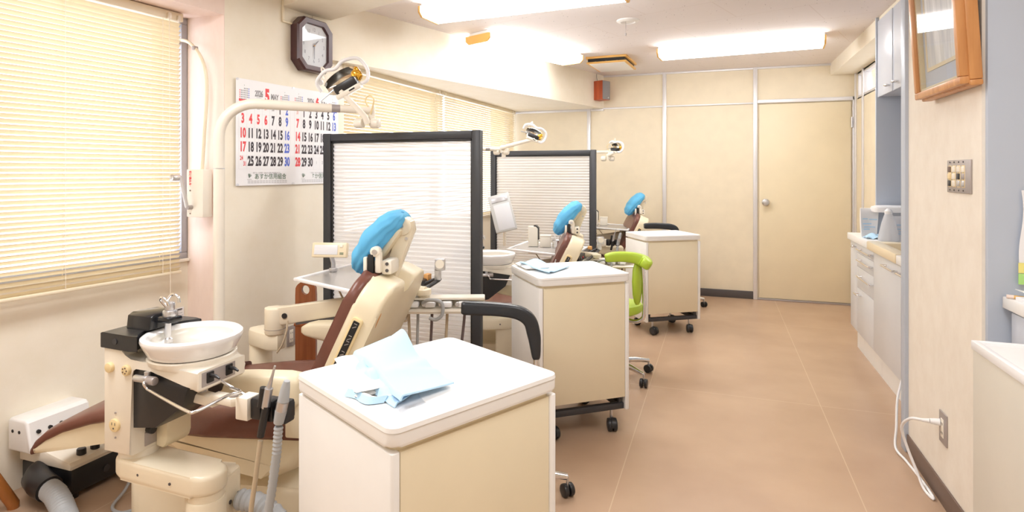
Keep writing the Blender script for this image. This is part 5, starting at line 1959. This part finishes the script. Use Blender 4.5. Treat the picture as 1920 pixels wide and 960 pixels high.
def front(name, y0, y1, z0, z1, parent, pull=None, m='door_white'):
    o = MB().b2((CX0, y0 + 0.0012, z0 + 0.0012), (CX0 + 0.018, y1 - 0.0012, z1 - 0.0012), m, 0.0012).build(name, parent, world=True)
    if pull:
        yc, zc, L = pull
        p = MB()
        p.tube([(CX0, yc - L / 2 + 0.012, zc), (CX0 - 0.024, yc - L / 2 + 0.008, zc), (CX0 - 0.028, yc - L / 2 + 0.02, zc), (CX0 - 0.028, yc + L / 2 - 0.02, zc), (CX0 - 0.024, yc + L / 2 - 0.008, zc), (CX0, yc + L / 2 - 0.012, zc)], 0.0055, 'chrome', 10, smooth=3)
        q = p.build('handle', None)
        q.parent = o
        q.data.transform((Matrix.Translation(parent.location) @ Matrix.Rotation(parent.rotation_euler.z, 4, 'Z')).inverted())
    return o


def carcass(label, y0, y1, kick=True):
    t = thing('base_cabinet', label, 'cabinet', (CX0 + 0.15, (y0 + y1) / 2, 0), 0, 'base cabinets of the counter')
    MB().b2((CX0 + 0.019, y0, 0.165), (1.243, y1, 0.798), 'door_white').b2((CX0 + 0.045, y0, 0.0), (1.243, y1, 0.165), 'white').build('carcass', t, world=True)
    return t


t = carcass('far end base cabinet, the narrow one with a single tall door', 4.752, 4.962)
front('door', 4.752, 4.962, 0.165, 0.798, t, (4.80, 0.765, 0.09))
t = carcass('base cabinet with three drawers over a door, second from the far end', 4.280, 4.750)
front('drawer', 4.280, 4.750, 0.728, 0.798, t, (4.45, 0.765, 0.34))
front('drawer', 4.280, 4.750, 0.632, 0.728, t, (4.45, 0.690, 0.34))
front('drawer', 4.280, 4.750, 0.485, 0.632, t, (4.45, 0.578, 0.34))
front('door', 4.280, 4.750, 0.165, 0.485, t, (4.66, 0.445, 0.11))
t = carcass('wide base cabinet under the beige sink', 3.690, 4.278)
front('door', 3.690, 4.278, 0.165, 0.798, t, (3.86, 0.750, 0.24))
t = carcass('base cabinet next to the grey panel, mostly hidden', 3.235, 3.688)
front('door', 3.235, 3.688, 0.165, 0.798, t, (3.60, 0.752, 0.16))

o = MB().b2((CX0 - 0.022, 4.347, 0.800), (1.248, 4.968, 0.848), 'white', 0.005).build('worktop')
tag(o, 'white worktop at the far end of the counter, packets and bottle on it', 'worktop')
o = MB().b2((CX0 - 0.022, 3.235, 0.800), (1.248, 3.695, 0.848), 'white', 0.005).build('worktop')
tag(o, 'short white worktop beside the grey panel, near side of the sink', 'worktop')
t = thing('sink', 'beige resin sink let into the counter', 'sink', (1.08, 4.02, 0.80))
s = MB()
x0, x1, y0, y1 = CX0 - 0.026, 1.246, 3.699, 4.343
s.b2((x0, y0, 0.0 + 0.799), (x0 + 0.075, y1, 0.854), 'beige', 0.008)
s.b2((x1 - 0.03, y0, 0.799), (x1, y1, 0.854), 'beige', 0.006)
s.b2((x0 + 0.07, y0, 0.799), (x1 - 0.028, y0 + 0.06, 0.853), 'beige', 0.006)
s.b2((x0 + 0.07, y1 - 0.10, 0.799), (x1 - 0.028, y1, 0.853), 'beige', 0.006)
s.build('rim', t, world=True)
s = MB()
s.b2((x0 + 0.05, y0 + 0.05, 0.799), (x1 - 0.02, y1 - 0.08, 0.806), 'beige_d', 0.002)
s.cyl((1.10, 4.0, 0.808), 0.03, 0.004, 'steel', 'z', 20)
s.build('basin', t, world=True)

# upper cabinets over the niche
t = thing('wall_cabinet', 'pale grey wall cabinet with two doors, above the counter niche', 'cabinet', (1.24, 3.95, 1.812))
UX = 1.035
MB().b2((UX + 0.02, 3.235, 1.817), (1.44, 4.652, 2.335), 'grey_lam').build('carcass', t, world=True)
for (a, b, hy) in ((4.292, 4.650, 4.345), (3.262, 4.250, 4.175)):
    dd = MB().b2((UX, a, 1.812), (UX + 0.02, b, 2.335), 'grey_lam', 0.0015).build('door', t, world=True)
    k = MB()
    k.tube([(UX, hy - 0.018, 1.855), (UX - 0.024, hy - 0.018, 1.855), (UX - 0.028, hy - 0.008, 1.855), (UX - 0.028, hy + 0.008, 1.855), (UX - 0.024, hy + 0.018, 1.855), (UX, hy + 0.018, 1.855)], 0.006, 'chrome', 10)
    q = k.build('handle')
    q.data.transform(Matrix.Translation([-v for v in t.location]))
    q.parent = dd
MB().b2((UX + 0.004, 4.252, 1.812), (UX + 0.02, 4.290, 2.335), 'grey_panel').build('divider', t, world=True)
structure(MB().b2((UX + 0.01, 3.232, 2.337), (1.44, 4.66, CEIL), 'paper_left'), 'trim_10')
structure(MB().b2((UX - 0.008, 4.655, 0.85), (1.445, 4.679, CEIL), 'grey_panel', 0.002), 'trim_niche_side')

# on the worktop
t = thing('spray_bottle', 'frosted white squeeze bottle beside the sink', 'bottle', (1.045, 4.418, 0.848))
MB().lathe([(0, 0), (0.056, 0), (0.060, 0.006), (0.058, 0.03), (0.040, 0.115), (0.026, 0.165), (0.020, 0.178), (0.0, 0.178)], (0, 0, 0), 'bottle', 32).build('body', t)
MB().lathe([(0.022, 0.176), (0.023, 0.195), (0.015, 0.205), (0.010, 0.212), (0.0, 0.212)], (0, 0, 0), 'white_plastic', 24).build('cap', t)


def packet(label, c, rz, w, h, lean):
    t = thing('sterilising_pouch', label, 'pouch', c, rz, 'sterilising pouches')
    mx = Matrix.Rotation(math.radians(lean), 4, 'X')
    MB().grid(lambda u, v: mx @ Vector(((u - 0.5) * w * (0.82 + 0.18 * v), 0.014 * math.sin(math.pi * u) * math.sin(math.pi * min(v * 1.1, 1)), v * h)), 12, 12, 'white_plastic', thick=0.012).build('bag', t)
    g = MB()
    for (z, x0, x1) in ((0.62, -0.4, -0.1), (0.60, -0.02, 0.38), (0.45, -0.38, 0.1), (0.34, -0.3, 0.3), (0.26, -0.34, 0.02)):
        g.grid(lambda u, v: mx @ Vector(((x0 + (x1 - x0) * u) * w, -0.0155 + 0.014 * math.sin(math.pi * (x0 + (x1 - x0) * u + 0.5)) * 0.95, (z + 0.03 * v) * h)), 4, 1, 'blue_towel')
    g.build('printing', t)


packet('upright white pouch with blue print at the far end of the worktop', (0.982, 4.640, 0.849), math.radians(6), 0.115, 0.200, 3)
packet('white printed pouch leaning behind the bottle', (1.155, 4.468, 0.849), math.radians(8), 0.14, 0.16, -4)
o = MB().grid(lambda u, v: (0.935 + 0.115 * u, 4.50 + 0.10 * v, 0.854 + 0.024 * math.sin(math.pi * u) * math.sin(math.pi * v) + 0.006 * math.sin(u * 14 + v * 5)), 16, 16, 'blue_towel', thick=0.004).build('cleaning_cloth')
tag(o, 'blue cloth in a flat wad on the worktop by the sink', 'cloth')
t = thing('storage_box', 'frosted storage box with a wide white lid, in the corner of the worktop', 'box', (1.145, 4.565, 0.849))
MB().prism(rounded(-0.075, -0.055, 0.085, 0.075, 0.02), 0.0, 0.182, 'bottle', 'z', 0.004).build('body', t)
s = MB()
rings = []
for (z, hx, hy) in ((0.180, 0.125, 0.076), (0.204, 0.130, 0.079), (0.214, 0.126, 0.076), (0.222, 0.10, 0.06), (0.225, 0.05, 0.03)):
    rings.append(rect_ring(-0.032, 0.002, z, hx, hy, 36, 6))
s.loft(rings, 'white_plastic')
s.build('lid', t)
t = thing('scrub_brush', 'dark handled brush with white bristles, standing behind the bottle', 'brush', (1.135, 4.405, 0.849), math.radians(30))
MB().tube([(0.03, 0, 0.004), (0.02, 0, 0.06), (-0.005, 0, 0.11)], [0.008, 0.007, 0.009], 'base_brown', 10).build('handle', t)
MB().box((-0.02, 0, 0.135), (0.05, 0.022, 0.03), 'white_plastic', 0.004, mx=Matrix.Rotation(0.5, 4, 'Y')).box((-0.02, 0, 0.115), (0.05, 0.022, 0.012), 'ink_blue', 0.003, mx=Matrix.Rotation(0.5, 4, 'Y')).build('head', t)

# ------------------------------------------------------------------ on the wallpapered pier: switches, outlet, picture
t = thing('switch_plate', 'large metal switch plate with four rows of switches, under the picture', 'switch', (0.83, 2.555, 1.223), math.radians(-90))
MB().b2((-0.108, -0.007, 0), (0.108, 0, 0.12), 'greyp', 0.002).build('plate', t)
g = MB()
for i, x in enumerate((-0.078, -0.036, 0.008, 0.05)):
    for j, z in enumerate((0.086, 0.06, 0.034)):
        m = [['base_brown', 'ivory_y', 'steel_dark'], ['ivory_w', 'ivory_w', 'ivory_w'], ['ivory_w', 'steel_dark', 'steel'], ['ivory_w', 'greyp', 'steel']][i][j]
        q = MB()
        q.box((x, -0.009, z), (0.024, 0.006, 0.0215), m, 0.002)
        q.build('switch', t)
    g.b2((x - 0.015, -0.0078, 0.02), (x + 0.015, -0.0062, 0.10), 'ivory_y', 0.001)
    for z in (0.009, 0.112):
        g.cyl((x, -0.0075, z), 0.003, 0.002, 'steel_dark', 'y', 10)
g.build('switch_frame', t)
outlet('wall outlet with a white plug in it, low on the wallpapered pier', (0.83, 2.715, 0.30), math.radians(-90), 0.078, 0.122)
t = thing('power_cord', 'white power cord looping from the outlet down along the baseboard', 'cord', (0.80, 2.76, 0))
c = MB()
c.tube([(0.822, 2.735, 0.315), (0.79, 2.740, 0.314)], [0.014, 0.010], 'white_plastic', 12)
c.tube([(0.79, 2.740, 0.314), (0.765, 2.75, 0.310)], [0.009, 0.006], 'white_plastic', 12)
c.build('plug', t, world=True)
c = MB()
c.tube([(0.768, 2.75, 0.311), (0.735, 2.79, 0.295), (0.722, 2.85, 0.235), (0.745, 2.87, 0.15), (0.775, 2.85, 0.06), (0.790, 2.81, 0.008), (0.800, 2.74, 0.007), (0.806, 2.78, 0.007), (0.802, 2.92, 0.007), (0.792, 3.06, 0.007), (0.776, 3.16, 0.02), (0.79, 3.205, 0.10), (0.806, 3.25, 0.22), (0.84, 3.28, 0.35), (0.86, 3.30, 0.60), (0.88, 3.30, 0.845)], 0.0056, 'white_plastic', 10, smooth=8)
c.build('cable', t, world=True)

t = thing('picture_frame', 'wooden box frame with a faded forest print, tilted on the pier', 'picture', (0.826, 2.575, 1.596), 0)
TL = Matrix.Rotation(math.radians(-3.3), 4, 'Y')
w0, w1, hh, dp = -0.232, 0.245, 0.62, 0.066
f = MB()
fw = 0.026
for (a0, b0, a1, b1) in ((w0, 0, w1, fw), (w0, hh - fw, w1, hh), (w0, fw, w0 + fw, hh - fw), (w1 - fw, fw, w1, hh - fw)):
    f.b2((-dp, a0, b0), (-0.004, a1, b1), 'woodframe', 0.004, mx=TL)
for (a0, b0, a1, b1) in ((w0 - 0.008, -0.008, w1 + 0.008, 0.012), (w0 - 0.008, hh - 0.012, w1 + 0.008, hh + 0.008), (w0 - 0.008, 0.012, w0 + 0.012, hh - 0.012), (w1 - 0.012, 0.012, w1 + 0.008, hh - 0.012)):
    f.b2((-0.040, a0, b0), (-0.002, a1, b1), 'woodframe', 0.005, mx=TL)
f.build('frame', t)
f = MB()
for (a0, b0, a1, b1) in ((w0 + fw, fw, w1 - fw, fw + 0.012), (w0 + fw, hh - fw - 0.012, w1 - fw, hh - fw), (w0 + fw, fw, w0 + fw + 0.012, hh - fw), (w1 - fw - 0.012, fw, w1 - fw, hh - fw)):
    f.b2((-0.052, a0, b0), (-0.03, a1, b1), 'mat_gold', 0.002, mx=TL)
f.build('inner_slip', t)
MB().b2((-0.034, w0 + fw, fw), (-0.030, w1 - fw, hh - fw), 'mat_grey', mx=TL).build('mount', t)
f = MB()
a0, a1, b0, b1 = w0 + 0.085, w1 - 0.085, 0.115, hh - 0.115
for (c0, d0, c1, d1) in ((a0 - 0.014, b0 - 0.014, a1 + 0.014, b0), (a0 - 0.014, b1, a1 + 0.014, b1 + 0.014), (a0 - 0.014, b0, a0, b1), (a1, b0, a1 + 0.014, b1)):
    f.b2((-0.037, c0, d0), (-0.034, c1, d1), 'mat_gold', mx=TL)
f.build('mount_edge', t)
MB().b2((-0.036, a0, b0), (-0.0342, a1, b1), 'print', mx=TL).build('print', t)
MB().b2((-0.056, w0 + fw, fw), (-0.054, w1 - fw, hh - fw), 'glass', mx=TL).build('glass', t)

# ------------------------------------------------------------------ near right: big cabinet, desk in the niche
t = thing('low_cabinet', 'big pale cabinet with a white rim, cut by the right edge of the picture', 'cabinet', (0.95, 1.7, 0))
b = MB()
b.b2((0.703, 1.35, 0.02), (1.18, 2.073, 0.786), 'bin', 0.006)
b.build('body', t, world=True)
b = MB()
for (x0, y0, x1, y1) in ((0.70, 1.347, 0.718, 2.076), (1.165, 1.347, 1.183, 2.076), (0.715, 1.347, 1.168, 1.365), (0.715, 2.058, 1.168, 2.076)):
    b.b2((x0, y0, 0.780), (x1, y1, 0.806), 'white_plastic', 0.003)
b.build('rim', t, world=True)
MB().b2((0.715, 1.362, 0.785), (1.168, 2.06, 0.796), 'white', 0.002).build('top', t, world=True)

t = thing('desk', 'grey desk with a white top in the niche at the right edge', 'desk', (1.2, 2.2, 0))
MB().b2((0.876, 2.098, 0.855), (1.5, 2.345, 0.893), 'white', 0.004).build('desktop', t, world=True)
MB().b2((0.905, 2.10, 0.0), (1.5, 2.34, 0.855), 'grey_lam', 0.003).build('body', t, world=True)
for (z0, z1) in ((0.715, 0.845), (0.56, 0.71), (0.40, 0.555)):
    MB().b2((0.893, 2.105, z0), (0.9045, 2.325, z1), 'grey_lam', 0.003).build('drawer', t, world=True)
t = thing('notice_sheet', 'white sheet with a yellow and a green sticky note, above the desk', 'paper', (0.925, 2.346, 0.93), 0)
MB().grid(lambda u, v: (0.0 + 0.21 * u - 0.006 * (1 - u) * math.sin(v * 6), -0.002 - 0.004 * math.sin(u * 4 + v * 3), 0.03 + 0.28 * v), 10, 14, 'paper', thick=0.001).build('sheet', t)
MB().b2((-0.008, -0.0095, 0.042), (0.066, -0.0075, 0.075), 'yellow_note').build('sticky_note', t)
MB().b2((-0.008, -0.0095, 0.005), (0.066, -0.0075, 0.040), 'green_note').build('sticky_note', t)
t = thing('paper_stack', 'loose white papers lying on the desk in the niche', 'papers', (1.0, 2.22, 0.893))
MB().box((0, 0, 0.006), (0.2, 0.16, 0.012), 'paper', 0.001, rz=0.2).build('lower_sheets', t)
MB().grid(lambda u, v: (-0.11 + 0.2 * u, -0.08 + 0.15 * v, 0.014 + 0.02 * (1 - u) ** 2), 8, 6, 'paper', thick=0.001).build('top_sheet', t)
t = thing('pencil', 'pencil with a pink eraser on the front edge of the desk', 'pencil', (0.877, 2.305, 0.8995), math.radians(-30))
MB().tube([(0.0, 0, 0), (0.10, 0.02, 0)], 0.0058, 'lampend', 8).build('shaft', t)
MB().tube([(-0.004, -0.0008, 0), (0.014, 0.0028, 0)], 0.0062, 'paper_pink', 8).build('eraser', t)

# ------------------------------------------------------------------ by the near window: control box, wooden stool leg, wooden stand
t = thing('control_box', 'cream control box with round vents and black base, under the near window', 'control box', (-2.55, 1.75, 0))
K = dict(parent=t, world=True)
b = MB()
b.b2((-2.695, 1.60, 0.022), (-2.40, 1.93, 0.125), 'black', 0.012)
for (x, y) in ((-2.66, 1.63), (-2.43, 1.63), (-2.43, 1.9), (-2.66, 1.9)):
    b.cyl((x, y, 0.012), 0.016, 0.024, 'black', 'z', 12)
b.cyl((-2.60, 1.598, 0.075), 0.012, 0.006, 'steel_dark', 'y', 14)
b.cyl((-2.3985, 1.74, 0.07), 0.014, 0.006, 'steel_dark', 'x', 16)
b.build('base', **K)
b = MB()
b.prism([(-2.695, 0.125), (-2.398, 0.125), (-2.392, 0.14), (-2.40, 0.155), (-2.56, 0.185), (-2.695, 0.185)], 1.592, 1.935, 'ivory_w', 'y', 0.008)
b.build('deck', **K)
b = MB()
b.prism([(-2.698, 0.18), (-2.562, 0.18), (-2.583, 0.300), (-2.597, 0.312), (-2.685, 0.312), (-2.698, 0.302)], 1.552, 1.80, 'white', 'y', 0.012, seg=3)
b.build('housing', **K)
for i in range(5):
    MB().cyl((-2.574, 1.59 + i * 0.044, 0.258), 0.0075, 0.012, 'black_slot', 'x', 14).build('vent_hole', **K)
for x in (-2.665, -2.625):
    MB().cyl((x, 1.5525, 0.262), 0.0065, 0.004, 'black_slot', 'y', 14).build('vent_hole', **K)
for i, y in enumerate((1.66, 1.715, 1.775)):
    b = MB()
    b.lathe([(0, 0), (0.017, 0), (0.0165, 0.022), (0.014, 0.025), (0, 0.025)], (-2.43, y, 0.158), 'black', 20)
    b.build('knob', **K)
b = MB()
b.tube([(-2.575, 1.60, 0.09), (-2.54, 1.565, 0.088), (-2.49, 1.548, 0.084), (-2.43, 1.54, 0.078)], [0.050, 0.050, 0.049, 0.047], 'black', 20)
b.build('hose_elbow', **K)
path = [Vector(q) for q in ((-2.44, 1.542, 0.078), (-2.38, 1.53, 0.072), (-2.32, 1.51, 0.058), (-2.25, 1.48, 0.044), (-2.17, 1.44, 0.041), (-2.08, 1.39, 0.041), (-1.98, 1.36, 0.041))]
Q = []
for i in range(len(path) - 1):
    for k in range(9):
        Q.append(path[i].lerp(path[i + 1], k / 9))
MB().tube(Q, [0.040 if i % 2 else 0.036 for i in range(len(Q))], 'hose', 18).build('flexible_hose', **K)
b = MB()
b.tube([(-2.40, 1.84, 0.07), (-2.33, 1.82, 0.06), (-2.26, 1.72, 0.02), (-2.20, 1.62, 0.012), (-2.13, 1.60, 0.012), (-2.06, 1.62, 0.03)], 0.006, 'hose', 8, smooth=8)
b.build('cable', **K)

t = thing('wooden_stool', 'wooden stool of which one tapered leg shows at the lower left corner', 'stool', (-2.60, 1.375, 0))
MB().cyl((0.05, -0.16, 0.43), 0.16, 0.035, 'woodleg', 'z', 36, 0.008).build('seat', t)
for (x, y, tx, ty) in ((0.028, 0.125, 0.0, -0.06), (-0.04, -0.30, 0.0, -0.2), (0.17, -0.30, 0.12, -0.22)):
    MB().tube([(x, y, 0.0), (x, y, 0.015), (tx, ty, 0.415)], [0.019, 0.021, 0.024], 'woodleg', 18).build('leg', t)

t = thing('wooden_stand', 'reddish wooden stand with a round hole in its top, behind the tray arm', 'wooden stand', (-2.02, 2.52, 0), math.radians(19))
b = MB()
out = [(-0.053, 0.02), (0.053, 0.02), (0.053, 0.66)]
for k in range(1, 12):
    a = math.radians(15 * k)
    out.append((0.053 * math.cos(a), 0.685 + 0.048 * math.sin(a)))
out += [(-0.053, 0.66)]
hole = [(0.021 * math.cos(2 * math.pi * k / 20), 0.688 + 0.024 * math.sin(2 * math.pi * k / 20)) for k in range(20)]
tb = bmesh.new()
for yy, fl in ((-0.012, False), (0.012, True)):
    vo = [tb.verts.new((p[0], yy, p[1])) for p in out]
    vh = [tb.verts.new((p[0], yy, p[1])) for p in hole]
    eo = [tb.edges.new((vo[i], vo[(i + 1) % len(vo)])) for i in range(len(vo))]
    eh = [tb.edges.new((vh[i], vh[(i + 1) % len(vh)])) for i in range(len(vh))]
    bmesh.ops.triangle_fill(tb, use_beauty=True, edges=eo + eh)
    if not fl:
        v1, h1 = vo, vh
for a, c in ((v1, vo), (h1, vh)):
    for i in range(len(a)):
        tb.faces.new((a[i], a[(i + 1) % len(a)], c[(i + 1) % len(c)], c[i]))
b._take(tb, 'woodstand')
b.build('back_board', t)
MB().b2((-0.10, -0.14, 0.0), (0.10, 0.10, 0.022), 'woodstand', 0.004).build('foot', t)
MB().b2((-0.06, -0.016, 0.50), (0.06, 0.016, 0.515), 'woodstand', 0.004).build('shelf_batten', t)

# ------------------------------------------------------------------ a small board leaning behind the farthest cabinet
o = MB().box((0, 0, 0.19), (0.012, 0.20, 0.38), 'woodframe', 0.002).build('leaning_board')
o.location = (-0.03, 5.32, 0.30)
bpy.data.objects.remove(o)
